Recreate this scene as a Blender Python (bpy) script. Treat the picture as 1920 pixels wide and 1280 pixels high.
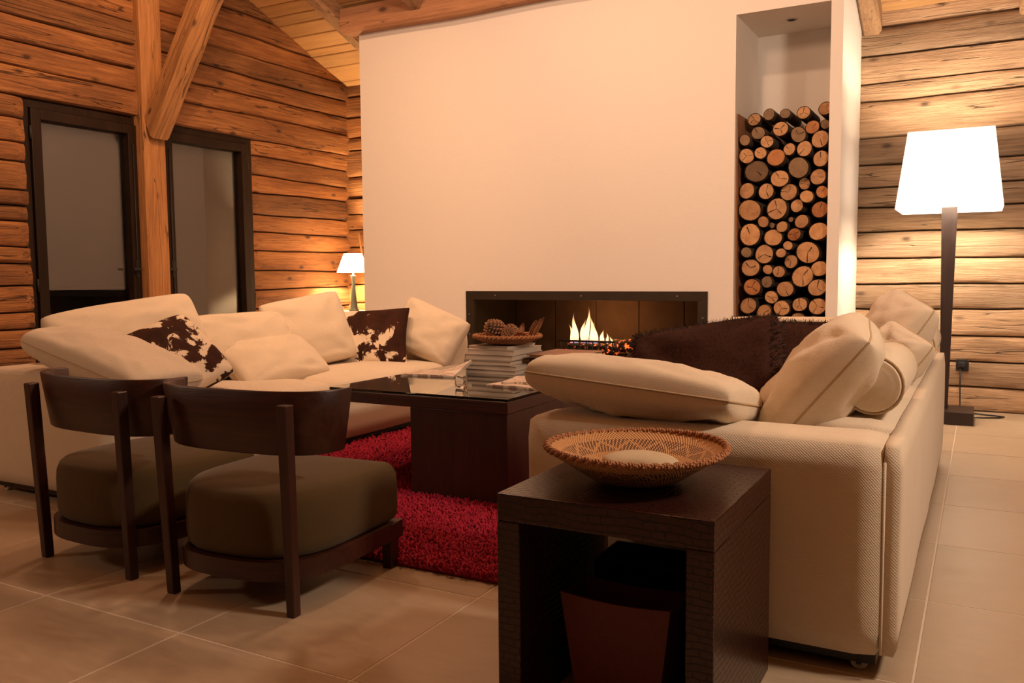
import bpy, bmesh, math, random
from mathutils import Vector, Matrix, noise
R = math.radians
sc = bpy.context.scene
COL = sc.collection
for o in list(bpy.data.objects): bpy.data.objects.remove(o)

# ---------------------------------------------------------------- camera
cam_d = bpy.data.cameras.new('camera'); cam = bpy.data.objects.new('camera', cam_d); COL.objects.link(cam)
cam_d.sensor_width = 36.0; cam_d.lens = 36.0 * 1606.34 / 1920.0; cam_d.clip_start = .05
yaw, pitch, roll = R(28.764), R(4.484), R(-0.480)
fw = Vector((-math.sin(yaw)*math.cos(pitch), math.cos(yaw)*math.cos(pitch), -math.sin(pitch)))
rt = Vector((math.cos(yaw), math.sin(yaw), 0)); up = rt.cross(fw)
rt2 = rt*math.cos(roll) + up*math.sin(roll); up2 = up*math.cos(roll) - rt*math.sin(roll)
cam.matrix_world = Matrix(((rt2.x, up2.x, -fw.x, 0), (rt2.y, up2.y, -fw.y, 0), (rt2.z, up2.z, -fw.z, 1.0), (0, 0, 0, 1)))
sc.camera = cam
# ---------------------------------------------------------------- world, exposure, room lights
w = bpy.data.worlds.new('night'); sc.world = w; w.use_nodes = True
w.node_tree.nodes['Background'].inputs[0].default_value = (.02, .025, .04, 1)
w.node_tree.nodes['Background'].inputs[1].default_value = .3
sc.view_settings.view_transform = 'Standard'; sc.view_settings.look = 'None'
sc.view_settings.exposure = 0.0; sc.view_settings.gamma = 1.0; sc.view_settings.use_curve_mapping = False
WARM = (1.0, .61, .385)
def point(name, loc, watts, col=WARM, rad=.12):
    l = bpy.data.lights.new(name, 'POINT'); l.energy = watts; l.color = col; l.shadow_soft_size = rad
    o = bpy.data.objects.new(name, l); COL.objects.link(o); o.location = loc; return o
def spot(name, loc, target, watts, ang, blend=.6, col=WARM, rad=.08):
    l = bpy.data.lights.new(name, 'SPOT'); l.energy = watts; l.color = col; l.shadow_soft_size = rad
    l.spot_size = R(ang); l.spot_blend = blend
    o = bpy.data.objects.new(name, l); COL.objects.link(o); o.location = loc
    o.rotation_euler = (Vector(target)-Vector(loc)).to_track_quat('-Z', 'Y').to_euler(); return o
# unseen fill lights added under the ridge to brighten ceiling and walls
point('ridge_fill_light', (-3.5, 3.5, 3.15), 70, rad=.15)
point('ridge_fill_light', (-1.7, 3.5, 3.15), 70, rad=.15)
# wall washers on the ridge, turned to the chimney and to the gable wall
spot('washer_light', (-3.3, 2.6, 4.2), (-3.3, 5.95, 1.0), 172, 84, .9)
spot('washer_light', (-1.7, 2.6, 4.2), (-1.7, 5.95, 1.0), 152, 84, .9)
spot('washer_light', (-2.6, 2.8, 4.2), (-5.65, 4.6, 1.4), 310, 90, .9, col=(1, .54, .26))
# a lamp standing in the part of the room to the right of the sofa
point('side_room_light', (1.4, 2.40, 2.6), 250, col=(1, .77, .59), rad=.2)
# and one in the corner to the left of the chairs
point('corner_room_light', (-4.7, .3, 1.7), 42, col=(1, .68, .46), rad=.15)

# ---------------------------------------------------------------- materials
def new_mat(name):
    m = bpy.data.materials.new(name); m.use_nodes = True; nt = m.node_tree
    return m, nt, nt.nodes['Principled BSDF'], nt.links
def N(nt, t, **k):
    n = nt.nodes.new(t)
    for a, v in k.items():
        if a in n.inputs.keys() if isinstance(a, str) else False: n.inputs[a].default_value = v
        else: setattr(n, a, v)
    return n
def ramp(nt, stops, interp='LINEAR'):
    n = nt.nodes.new('ShaderNodeValToRGB'); cr = n.color_ramp; cr.interpolation = interp
    while len(cr.elements) > 1: cr.elements.remove(cr.elements[-1])
    cr.elements[0].position = stops[0][0]; cr.elements[0].color = (*stops[0][1], 1)
    for p, c in stops[1:]:
        e = cr.elements.new(p); e.color = (*c, 1)
    return n
def coords(nt, scale, rnd=True, kind='Object'):
    L = nt.links; tc = nt.nodes.new('ShaderNodeTexCoord'); mp = nt.nodes.new('ShaderNodeMapping')
    mp.inputs['Scale'].default_value = scale
    if rnd:
        oi = nt.nodes.new('ShaderNodeObjectInfo'); cx = nt.nodes.new('ShaderNodeCombineXYZ')
        mu = nt.nodes.new('ShaderNodeMath'); mu.operation = 'MULTIPLY'; mu.inputs[1].default_value = 37.0
        L.new(oi.outputs['Random'], mu.inputs[0])
        for i in range(3): L.new(mu.outputs[0], cx.inputs[i])
        ad = nt.nodes.new('ShaderNodeVectorMath'); ad.operation = 'ADD'
        L.new(tc.outputs[kind], ad.inputs[0]); L.new(cx.outputs[0], ad.inputs[1]); L.new(ad.outputs[0], mp.inputs['Vector'])
    else: L.new(tc.outputs[kind], mp.inputs['Vector'])
    return mp.outputs[0]
def noise_tex(nt, vec, scale, detail=4, rough=.55, dist=0):
    n = nt.nodes.new('ShaderNodeTexNoise'); n.inputs['Scale'].default_value = scale; n.inputs['Detail'].default_value = detail
    n.inputs['Roughness'].default_value = rough; n.inputs['Distortion'].default_value = dist
    nt.links.new(vec, n.inputs['Vector']); return n.outputs['Fac']
def mixc(nt, fac, a, b, mode='MIX'):
    n = nt.nodes.new('ShaderNodeMix'); n.data_type = 'RGBA'; n.blend_type = mode
    for s, v in ((0, fac), (6, a), (7, b)):
        if hasattr(v, 'links'): nt.links.new(v, n.inputs[s])
        else: n.inputs[s].default_value = v if s == 0 else (*v, 1)
    return n.outputs[2]
def bump(nt, bsdf, h, strength, dist=.01):
    b = nt.nodes.new('ShaderNodeBump'); b.inputs['Strength'].default_value = strength; b.inputs['Distance'].default_value = dist
    nt.links.new(h, b.inputs['Height']); nt.links.new(b.outputs[0], bsdf.inputs['Normal']); return b
def mmath(nt, op, a, b=None):
    n = nt.nodes.new('ShaderNodeMath'); n.operation = op
    for i, v in enumerate((a, b)):
        if v is None: continue
        if hasattr(v, 'links'): nt.links.new(v, n.inputs[i])
        else: n.inputs[i].default_value = v
    return n.outputs[0]

def wood(name, axis, dark, mid, light, rough=.75, knots=True, crack=True, var=.5, bstr=.5, knot_scale=3.2):
    m, nt, b, L = new_mat(name)
    def st(al, ac): return tuple(al if i == axis else ac for i in range(3))
    big = noise_tex(nt, coords(nt, st(.5, 2.5)), 2.0, 3)
    grain = noise_tex(nt, coords(nt, st(1.2, 26)), 2.2, 6, .65, .6)
    fine = noise_tex(nt, coords(nt, st(5, 120)), 2.0, 3)
    s = mmath(nt, 'ADD', mmath(nt, 'MULTIPLY', big, .45), mmath(nt, 'MULTIPLY', grain, .55))
    c = ramp(nt, [(.37, dark), (.50, mid), (.63, light)]); L.new(s, c.inputs[0]); col = c.outputs[0]
    col = mixc(nt, .35, col, mixc(nt, fine, dark, light))
    if var:
        oi = nt.nodes.new('ShaderNodeObjectInfo'); rr = ramp(nt, [(0, (1-var*.55,)*3), (.5, (1, 1, 1)), (1, (1+var*.25, 1+var*.22, 1+var*.2))]); L.new(oi.outputs['Random'], rr.inputs[0])
        col = mixc(nt, 1.0, col, rr.outputs[0], 'MULTIPLY')
    h = mmath(nt, 'ADD', grain, mmath(nt, 'MULTIPLY', fine, .4))
    if knots:
        v = nt.nodes.new('ShaderNodeTexVoronoi'); v.inputs['Scale'].default_value = knot_scale; L.new(coords(nt, st(.8, 1.6)), v.inputs['Vector'])
        k = ramp(nt, [(.06, (1, 1, 1)), (.10, (.5, .5, .5)), (.17, (0, 0, 0))]); L.new(v.outputs['Distance'], k.inputs[0])
        col = mixc(nt, mmath(nt, 'MULTIPLY', k.outputs[0], .85), col, tuple(x*.28 for x in dark))
    if crack:
        cn = noise_tex(nt, coords(nt, st(.28, 6.5)), 1.6, 3, .55, .25)
        d = mmath(nt, 'ABSOLUTE', mmath(nt, 'SUBTRACT', cn, .5))
        gate = noise_tex(nt, coords(nt, st(.6, 2)), 2.0, 1)
        k = ramp(nt, [(.0018, (1, 1, 1)), (.0055, (0, 0, 0))]); L.new(mmath(nt, 'ADD', d, mmath(nt, 'MULTIPLY', mmath(nt, 'GREATER_THAN', .47, gate), .1)), k.inputs[0])
        col = mixc(nt, mmath(nt, 'MULTIPLY', k.outputs[0], .8), col, tuple(x*.18 for x in dark))
        h = mmath(nt, 'SUBTRACT', h, mmath(nt, 'MULTIPLY', k.outputs[0], 1.2))
    L.new(col, b.inputs['Base Color']); b.inputs['Roughness'].default_value = rough
    bump(nt, b, h, bstr, .012); return m

def plain(name, col, rough=.6, metal=0, noise_amt=0, nscale=30, bstr=0, coat=0, spec=None):
    m, nt, b, L = new_mat(name); b.inputs['Base Color'].default_value = (*col, 1)
    b.inputs['Roughness'].default_value = rough; b.inputs['Metallic'].default_value = metal
    if spec is not None: b.inputs['Specular IOR Level'].default_value = spec
    if coat: b.inputs['Coat Weight'].default_value = coat
    if noise_amt or bstr:
        n = noise_tex(nt, coords(nt, (1, 1, 1)), nscale, 5)
        if noise_amt: L.new(mixc(nt, n, tuple(c*(1-noise_amt) for c in col), tuple(min(1, c*(1+noise_amt)) for c in col)), b.inputs['Base Color'])
        if bstr: bump(nt, b, n, bstr, .005)
    return m

def fabric(name, col, scale=80, rough=.95, sheen=.25, bstr=.35, var=.16):
    m, nt, b, L = new_mat(name); v = coords(nt, (1, 1, 1))
    def wv(d, rot):
        n = nt.nodes.new('ShaderNodeTexWave'); n.wave_type = 'BANDS'; n.bands_direction = d; n.inputs['Scale'].default_value = scale
        n.inputs['Distortion'].default_value = 1.5; n.inputs['Detail'].default_value = 1.0
        L.new(v, n.inputs['Vector']); return n.outputs['Fac']
    a = mmath(nt, 'MULTIPLY', wv('DIAGONAL', 0), mmath(nt, 'ADD', wv('Z', 0), .4))
    n1 = noise_tex(nt, coords(nt, (6, 6, 60)), 6, 4, .6); n2 = noise_tex(nt, v, 5, 3)
    s = mmath(nt, 'ADD', mmath(nt, 'MULTIPLY', n1, .6), mmath(nt, 'MULTIPLY', n2, .4))
    cc = mixc(nt, s, tuple(c*(1-var) for c in col), tuple(min(1, c*(1+var)) for c in col))
    L.new(mixc(nt, mmath(nt, 'MULTIPLY', mmath(nt, 'SUBTRACT', 1.0, a), .16), cc, tuple(c*.45 for c in col)), b.inputs['Base Color'])
    b.inputs['Roughness'].default_value = rough; b.inputs['Sheen Weight'].default_value = sheen
    b.inputs['Specular IOR Level'].default_value = .2
    bump(nt, b, mmath(nt, 'ADD', a, mmath(nt, 'MULTIPLY', n1, .8)), bstr, .002); return m

def emis(name, col, strength):
    m, nt, b, L = new_mat(name); b.inputs['Base Color'].default_value = (*col, 1)
    b.inputs['Emission Color'].default_value = (*col, 1); b.inputs['Emission Strength'].default_value = strength; return m

M = {}
M['log_y'] = wood('hewn_log_along_y', 1, (.085, .027, .008), (.29, .108, .030), (.50, .225, .072), bstr=1.0, knot_scale=4.2, var=.75)
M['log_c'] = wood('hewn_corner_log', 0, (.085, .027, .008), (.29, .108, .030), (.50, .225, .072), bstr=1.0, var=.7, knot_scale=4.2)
M['log_lit'] = wood('hewn_log_lamplit', 0, (.15, .075, .036), (.42, .255, .138), (.59, .40, .245), bstr=.9, var=.7, knot_scale=4.0)  # same wood as the corner logs, floor lamp's light painted in as paler
M['post'] = wood('hewn_post', 2, (.20, .075, .02), (.42, .175, .052), (.55, .265, .09), var=0, bstr=.7, knot_scale=5)
M['brace'] = wood('hewn_brace', 2, (.20, .08, .022), (.44, .195, .062), (.58, .30, .11), var=0, bstr=.8, knot_scale=5)
M['rafter'] = wood('rafter_wood', 1, (.15, .075, .034), (.33, .18, .085), (.48, .29, .15), var=.2)
M['purlin'] = wood('purlin_wood', 0, (.25, .11, .05), (.42, .2, .095), (.52, .27, .14), var=.1)
M['plank'] = wood('ceiling_pine', 0, (.36, .175, .06), (.50, .265, .095), (.58, .33, .13), rough=.6, crack=False, var=.3, bstr=.15, knot_scale=2.2)
M['wenge_x'] = wood('wenge_x', 0, (.014, .0038, .0022), (.038, .0100, .0052), (.070, .019, .009), rough=.42, knots=False, crack=False, var=.3, bstr=.08)
M['wenge_z'] = wood('wenge_z', 2, (.014, .0038, .0022), (.034, .0090, .0048), (.058, .016, .008), rough=.45, knots=False, crack=False, var=.3, bstr=.08)
M['frame'] = wood('window_frame_wood', 2, (.010, .005, .003), (.018, .009, .005), (.03, .015, .008), rough=.5, knots=False, crack=False, var=.1, bstr=.1)
M['frame'].node_tree.nodes['Principled BSDF'].inputs['Specular IOR Level'].default_value = .15
M['lampwood'] = wood('lamp_dark_wood', 2, (.012, .006, .005), (.022, .011, .009), (.035, .018, .014), rough=.4, knots=False, crack=False, var=0, bstr=.08)
M['plaster'] = plain('white_plaster', (.80, .745, .68), .9, noise_amt=.025, nscale=60, bstr=.12)
M['backroom'] = plain('dark_stained_boards', (.10, .055, .028), .8, noise_amt=.3, nscale=6)
M['chink'] = plain('dark_gap', (.05, .025, .012), .95)
M['cream'] = fabric('cream_linen', (.71, .59, .44))
M['cream2'] = fabric('cream_twill', (.73, .60, .435), scale=115)
M['velvet'] = fabric('olive_velvet', (.082, .050, .018), scale=300, sheen=.12, bstr=.1, var=.25)
M['seam'] = plain('seam_thread', (.46, .33, .19), .9)
M['black'] = plain('black_plastic', (.012, .011, .011), .45)
M['iron'] = plain('black_iron', (.018, .014, .011), .6, metal=.3, noise_amt=.3)
M['steel'] = plain('blackened_steel', (.045, .032, .020), .5, metal=.5, noise_amt=.25, nscale=8)
M['firebrick'] = plain('sooty_firebrick', (.06, .034, .02), .95, noise_amt=.5, nscale=6, bstr=.3)
M['metal'] = plain('brushed_metal', (.55, .5, .45), .4, metal=1)
M['castor'] = plain('castor_grey', (.42, .38, .32), .5)
M['grout'] = plain('grout', (.62, .52, .41), .95)
M['bark'] = plain('bark', (.085, .05, .03), .95, noise_amt=.5, nscale=45, bstr=.9)
M['glass'] = None
def glass(name, col=(1, 1, 1), ior=1.45, rough=0.0):
    m, nt, b, L = new_mat(name); b.inputs['Base Color'].default_value = (*col, 1); b.inputs['Transmission Weight'].default_value = 1
    b.inputs['Roughness'].default_value = rough; b.inputs['IOR'].default_value = ior; return m
M['glass'] = glass('clear_glass'); M['tableglass'] = glass('table_glass', (.86, .93, .88), 1.52)
def tile_mat():
    m, nt, b, L = new_mat('stone_tile'); v = coords(nt, (1, 1, 1))
    n1 = noise_tex(nt, v, 2.2, 5, .6); n2 = noise_tex(nt, coords(nt, (2, 7, 2)), 5, 5, .65)
    s = mmath(nt, 'ADD', mmath(nt, 'MULTIPLY', n1, .5), mmath(nt, 'MULTIPLY', n2, .5))
    c = ramp(nt, [(.3, (.36, .265, .175)), (.55, (.43, .325, .22)), (.75, (.49, .38, .27))]); L.new(s, c.inputs[0])
    oi = nt.nodes.new('ShaderNodeObjectInfo'); rr = ramp(nt, [(0, (.90, .90, .90)), (1, (1.06, 1.06, 1.06))]); L.new(oi.outputs['Random'], rr.inputs[0])
    L.new(mixc(nt, 1, c.outputs[0], rr.outputs[0], 'MULTIPLY'), b.inputs['Base Color'])
    r = ramp(nt, [(.3, (.33,)*3), (.7, (.5,)*3)]); L.new(n2, r.inputs[0]); L.new(r.outputs[0], b.inputs['Roughness'])
    bump(nt, b, n2, .05, .003); return m
M['tile'] = tile_mat()
def cut_mat(name, a, bb, c):
    m, nt, b, L = new_mat(name); tc = nt.nodes.new('ShaderNodeTexCoord'); oi = nt.nodes.new('ShaderNodeObjectInfo')
    # rings round the log's own axis (object y)
    mp = nt.nodes.new('ShaderNodeMapping'); mp.inputs['Scale'].default_value = (1, .02, 1); L.new(tc.outputs['Object'], mp.inputs[0])
    wv = nt.nodes.new('ShaderNodeTexWave'); wv.wave_type = 'RINGS'; wv.rings_direction = 'Y'; wv.inputs['Scale'].default_value = 42; wv.inputs['Distortion'].default_value = 2.5
    wv.inputs['Detail'].default_value = 3; L.new(mp.outputs[0], wv.inputs['Vector'])
    n = noise_tex(nt, coords(nt, (1, 1, 1)), 22, 5, .7)
    s = mmath(nt, 'ADD', mmath(nt, 'MULTIPLY', wv.outputs['Fac'], .25), mmath(nt, 'MULTIPLY', n, .75))
    r = ramp(nt, [(.25, a), (.5, bb), (.75, c)]); L.new(s, r.inputs[0])
    rr = ramp(nt, [(0, (.72, .66, .6)), (.5, (1, 1, 1)), (1, (1.15, 1.1, 1.0))]); L.new(oi.outputs['Random'], rr.inputs[0])
    L.new(mixc(nt, 1, r.outputs[0], rr.outputs[0], 'MULTIPLY'), b.inputs['Base Color']); b.inputs['Roughness'].default_value = .9
    bump(nt, b, n, .4, .004); return m
M['cut'] = cut_mat('sawn_end', (.26, .125, .055), (.48, .26, .12), (.62, .37, .19))
M['cut_grey'] = cut_mat('weathered_sawn_end', (.13, .08, .045), (.20, .125, .07), (.27, .175, .10))
M['cut_red'] = cut_mat('reddish_sawn_end', (.25, .09, .03), (.42, .17, .06), (.52, .24, .09))
M['check'] = plain('drying_crack', (.018, .010, .006), .95)
def croc_mat():
    """embossed crocodile scales in staggered rows, laid out flat on each face"""
    m, nt, b, L = new_mat('croc_leather'); tc = nt.nodes.new('ShaderNodeTexCoord'); ge = nt.nodes.new('ShaderNodeNewGeometry')
    sp = nt.nodes.new('ShaderNodeSeparateXYZ'); L.new(tc.outputs['Object'], sp.inputs[0]); sn = nt.nodes.new('ShaderNodeSeparateXYZ'); L.new(ge.outputs['True Normal'], sn.inputs[0])
    nx = mmath(nt, 'GREATER_THAN', mmath(nt, 'ABSOLUTE', sn.outputs[0]), .6); nz = mmath(nt, 'GREATER_THAN', mmath(nt, 'ABSOLUTE', sn.outputs[2]), .6)
    def lerp(f, p, q): return mmath(nt, 'ADD', mmath(nt, 'MULTIPLY', p, mmath(nt, 'SUBTRACT', 1.0, f)), mmath(nt, 'MULTIPLY', q, f))
    u = lerp(nx, sp.outputs[0], sp.outputs[1]); v = lerp(nz, sp.outputs[2], sp.outputs[1])
    w1 = noise_tex(nt, tc.outputs['Object'], 26, 2); w2 = noise_tex(nt, tc.outputs['Object'], 9, 2)
    cx_ = nt.nodes.new('ShaderNodeCombineXYZ'); L.new(mmath(nt, 'ADD', u, mmath(nt, 'MULTIPLY', w1, .016)), cx_.inputs[0]); L.new(mmath(nt, 'ADD', v, mmath(nt, 'MULTIPLY', w2, .03)), cx_.inputs[1])
    br = nt.nodes.new('ShaderNodeTexBrick'); L.new(cx_.outputs[0], br.inputs['Vector']); br.inputs['Scale'].default_value = 1.0; br.inputs['Brick Width'].default_value = .030; br.inputs['Row Height'].default_value = .0155
    br.inputs['Mortar Size'].default_value = .0016; br.inputs['Mortar Smooth'].default_value = .6; br.inputs['Color1'].default_value = (1, 1, 1, 1); br.inputs['Color2'].default_value = (.8, .8, .8, 1); br.inputs['Mortar'].default_value = (0, 0, 0, 1)
    k = mmath(nt, 'SUBTRACT', 1.0, br.outputs['Fac']); n = noise_tex(nt, tc.outputs['Object'], 9, 4)
    L.new(mixc(nt, k, (.005, .0016, .0012), mixc(nt, n, (.022, .0052, .0033), (.040, .0100, .0058))), b.inputs['Base Color'])
    b.inputs['Roughness'].default_value = .27
    bump(nt, b, k, 1.0, .014); return m
M['croc'] = croc_mat()
M['maroon'] = plain('maroon_leather', (.12, .020, .016), .55, noise_amt=.25, nscale=160, bstr=.25)
M['darkweave'] = fabric('dark_woven_leather', (.018, .008, .007), scale=110, rough=.5, sheen=0, bstr=.9)
def cow_mat(name, thr, grad, white=(.78, .64, .48)):
    m, nt, b, L = new_mat(name); v = coords(nt, (1, 1, 1), rnd=False); tc = nt.nodes.new('ShaderNodeTexCoord')
    n = noise_tex(nt, v, 8.5, 4, .6, .5); n2 = noise_tex(nt, coords(nt, (60, 60, 60), False), 4, 3); n3 = noise_tex(nt, v, 9, 3)
    dt = nt.nodes.new('ShaderNodeVectorMath'); dt.operation = 'DOT_PRODUCT'; L.new(tc.outputs['Object'], dt.inputs[0]); dt.inputs[1].default_value = grad
    s = mmath(nt, 'SUBTRACT', mmath(nt, 'ADD', n, mmath(nt, 'MULTIPLY', mmath(nt, 'SUBTRACT', n2, .5), .10)), dt.outputs['Value'])
    k = ramp(nt, [(thr-.012, (0, 0, 0)), (thr+.012, (1, 1, 1))]); L.new(s, k.inputs[0])
    dk = mixc(nt, n3, (.006, .0035, .003), (.075, .022, .009))
    L.new(mixc(nt, k.outputs[0], dk, mixc(nt, n2, tuple(c*.85 for c in white), white)), b.inputs['Base Color']); b.inputs['Roughness'].default_value = .8
    b.inputs['Specular IOR Level'].default_value = .15
    bump(nt, b, n2, .4, .004); return m
M['cow1'] = cow_mat('cowhide', .49, (.1, 0, .35)); M['cow2'] = cow_mat('cowhide_light', .465, (.75, .1, .75))
M['fur'] = plain('dark_brown_hide', (.040, .0125, .0070), .8, noise_amt=.4, nscale=90, bstr=.35, spec=.15)
M['fur_tip'] = plain('dark_fur_strands', (.030, .014, .009), .8)
M['rug'] = plain('red_wool', (.35, .006, .034), .95, noise_amt=.35, nscale=25)
M['rugbase'] = plain('red_wool_backing', (.20, .006, .018), .95)
M['shade'] = None
def shade_mat(name, col, strength):
    m, nt, b, L = new_mat(name); b.inputs['Base Color'].default_value = (.9, .86, .78, 1); b.inputs['Roughness'].default_value = .9
    b.inputs['Emission Color'].default_value = (*col, 1); b.inputs['Emission Strength'].default_value = strength; return m
M['shade'] = shade_mat('lit_lamp_shade', (1, .93, .80), 1.05)
M['shade2'] = shade_mat('lit_small_shade', (1, .74, .44), 11)
M['bulb'] = emis('bulb_glass', (1, .8, .55), 12)
def blind_mat():
    m, nt, b, L = new_mat('roller_blind'); b.inputs['Base Color'].default_value = (.115, .092, .074, 1); b.inputs['Roughness'].default_value = .9
    n = noise_tex(nt, coords(nt, (200, 200, 40), False), 3, 2); return m
M['blind'] = blind_mat()
M['basket'] = None
def wicker(name, a, bb, zig=True):
    m, nt, b, L = new_mat(name); tc = nt.nodes.new('ShaderNodeTexCoord'); sp = nt.nodes.new('ShaderNodeSeparateXYZ'); L.new(tc.outputs['Object'], sp.inputs[0])
    ang = mmath(nt, 'ARCTAN2', sp.outputs[1], sp.outputs[0])
    rad = mmath(nt, 'SQRT', mmath(nt, 'ADD', mmath(nt, 'POWER', sp.outputs[0], 2.0), mmath(nt, 'POWER', sp.outputs[1], 2.0)))
    st = mmath(nt, 'SINE', mmath(nt, 'MULTIPLY', ang, 150.0)); rg = mmath(nt, 'SINE', mmath(nt, 'MULTIPLY', rad, 700.0))
    wv = mmath(nt, 'MULTIPLY', st, rg)
    c = mixc(nt, mmath(nt, 'ADD', mmath(nt, 'MULTIPLY', wv, .5), .5), a, bb)
    if zig:
        # zigzag band of dark stitches between two radii
        tri = mmath(nt, 'PINGPONG', mmath(nt, 'MULTIPLY', ang, 14/6.2832*.055), .0275)
        d1 = mmath(nt, 'SUBTRACT', rad, .140); inb = mmath(nt, 'MULTIPLY', mmath(nt, 'GREATER_THAN', d1, 0.0), mmath(nt, 'LESS_THAN', d1, .036))
        dz = mmath(nt, 'ABSOLUTE', mmath(nt, 'SUBTRACT', d1, mmath(nt, 'ADD', tri, .004)))
        line = mmath(nt, 'LESS_THAN', dz, .0045)
        stitch = mmath(nt, 'GREATER_THAN', mmath(nt, 'SINE', mmath(nt, 'ADD', mmath(nt, 'MULTIPLY', ang, 110.0), mmath(nt, 'MULTIPLY', rad, 300.0))), 0.0)
        f = mmath(nt, 'MULTIPLY', inb, mmath(nt, 'MULTIPLY', stitch, mmath(nt, 'SUBTRACT', 1.0, line)))
        c = mixc(nt, mmath(nt, 'MULTIPLY', f, .85), c, (.075, .026, .012))
        d2 = mmath(nt, 'SUBTRACT', rad, .092); in2 = mmath(nt, 'MULTIPLY', mmath(nt, 'GREATER_THAN', d2, 0.0), mmath(nt, 'LESS_THAN', d2, .022))
        c = mixc(nt, mmath(nt, 'MULTIPLY', mmath(nt, 'MULTIPLY', in2, stitch), .7), c, (.11, .04, .016))
    L.new(c, b.inputs['Base Color']); b.inputs['Roughness'].default_value = .65; bump(nt, b, wv, .8, .003); return m
M['basket'] = wicker('woven_basket', (.46, .20, .065), (.74, .41, .17))
M['wicker'] = wicker('brown_wicker', (.28, .10, .032), (.46, .19, .07), False)
M['stone'] = plain('pale_stone', (.46, .37, .24), .6, noise_amt=.12, nscale=60)
M['cone'] = plain('pine_cone', (.27, .13, .062), .8, noise_amt=.4, nscale=70)
M['pod'] = plain('dried_pod', (.30, .13, .055), .7, noise_amt=.3, nscale=40)
M['page'] = None
def page_edge():
    m, nt, b, L = new_mat('book_pages'); n = noise_tex(nt, coords(nt, (2, 2, 500)), 2, 2)
    L.new(mixc(nt, n, (.46, .38, .30), (.66, .57, .47)), b.inputs['Base Color']); b.inputs['Roughness'].default_value = .9; return m
M['page'] = page_edge()
def newsprint(name):
    m, nt, b, L = new_mat(name); v = coords(nt, (1, 1, 1), False)
    ln = noise_tex(nt, coords(nt, (30, 330, 30), False), 1, 1); blk = noise_tex(nt, coords(nt, (9, 14, 9), False), 1, 1)
    k = ramp(nt, [(.47, (0, 0, 0)), (.53, (1, 1, 1))]); L.new(ln, k.inputs[0]); k2 = ramp(nt, [(.42, (0, 0, 0)), (.46, (1, 1, 1))]); L.new(blk, k2.inputs[0])
    f = mmath(nt, 'MULTIPLY', mmath(nt, 'MULTIPLY', k.outputs[0], k2.outputs[0]), .75)
    L.new(mixc(nt, f, (.74, .62, .50), (.25, .14, .10)), b.inputs['Base Color']); b.inputs['Roughness'].default_value = .9; return m
M['news'] = newsprint('newsprint')
def flame_mat():
    m, nt, b, L = new_mat('flame'); nt.nodes.remove(b); out = nt.nodes['Material Output']
    tc = nt.nodes.new('ShaderNodeTexCoord'); sp = nt.nodes.new('ShaderNodeSeparateXYZ'); L.new(tc.outputs['Generated'], sp.inputs[0])
    c = ramp(nt, [(0, (.55, .45, 1.0)), (.15, (1, .62, .30)), (.5, (1, .72, .34)), (1, (1, .36, .08))]); L.new(sp.outputs[2], c.inputs[0])
    s = ramp(nt, [(0, (.25,)*3), (.22, (1, 1, 1)), (.6, (.9,)*3), (1, (.25,)*3)]); L.new(sp.outputs[2], s.inputs[0])
    e = nt.nodes.new('ShaderNodeEmission'); L.new(c.outputs[0], e.inputs[0]); L.new(mmath(nt, 'MULTIPLY', s.outputs[0], 2.6), e.inputs[1])
    t = nt.nodes.new('ShaderNodeBsdfTransparent'); mx = nt.nodes.new('ShaderNodeMixShader')
    a = ramp(nt, [(0, (.35,)*3), (.3, (.85,)*3), (.75, (.75,)*3), (1, (.1,)*3)]); L.new(sp.outputs[2], a.inputs[0])
    L.new(a.outputs[0], mx.inputs[0]); L.new(t.outputs[0], mx.inputs[1]); L.new(e.outputs[0], mx.inputs[2]); L.new(mx.outputs[0], out.inputs[0]); return m
M['flame'] = flame_mat()
def ember_mat():
    m, nt, b, L = new_mat('charred_log_with_embers'); n = noise_tex(nt, coords(nt, (1, 1, 1)), 30, 3)
    k = ramp(nt, [(.56, (0, 0, 0)), (.66, (1, .13, .02))]); L.new(n, k.inputs[0]); b.inputs['Base Color'].default_value = (.02, .014, .01, 1)
    L.new(k.outputs[0], b.inputs['Emission Color']); b.inputs['Emission Strength'].default_value = 2.2; b.inputs['Roughness'].default_value = .95; return m
M['ember'] = ember_mat()

# ---------------------------------------------------------------- mesh helpers
def mk(name, verts, faces, mat, parent=None, smooth=False, world=True, mats=None, fm=None):
    me = bpy.data.meshes.new(name); off = Vector((0, 0, 0))
    if parent is not None and world: off = parent.matrix_world.translation if parent.parent is None else wl(parent)
    me.from_pydata([tuple(Vector(v)-off) for v in verts], [], faces); me.update()
    for m_ in (mats or [mat]): me.materials.append(m_)
    if fm: me.polygons.foreach_set('material_index', fm)
    if smooth: me.polygons.foreach_set('use_smooth', [True]*len(me.polygons))
    o = bpy.data.objects.new(name, me); COL.objects.link(o)
    if parent is not None: o.parent = parent
    return o
def wl(o):
    v = Vector((0, 0, 0))
    while o is not None: v = v + o.location; o = o.parent
    return v
def from_bm(name, bm, mat, parent=None, smooth=False, world=True):
    bmesh.ops.recalc_face_normals(bm, faces=bm.faces)
    vs = [v.co.copy() for v in bm.verts]; bm.verts.index_update(); fs = [[v.index for v in f.verts] for f in bm.faces]; bm.free()
    return mk(name, vs, fs, mat, parent, smooth, world)
def autosmooth(o, ang=35):
    me = o.data; me.polygons.foreach_set('use_smooth', [True]*len(me.polygons))
    bm = bmesh.new(); bm.from_mesh(me)
    for e in bm.edges:
        if len(e.link_faces) == 2 and e.calc_face_angle(0) > R(ang): e.smooth = False
    bm.to_mesh(me); bm.free(); return o
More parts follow.
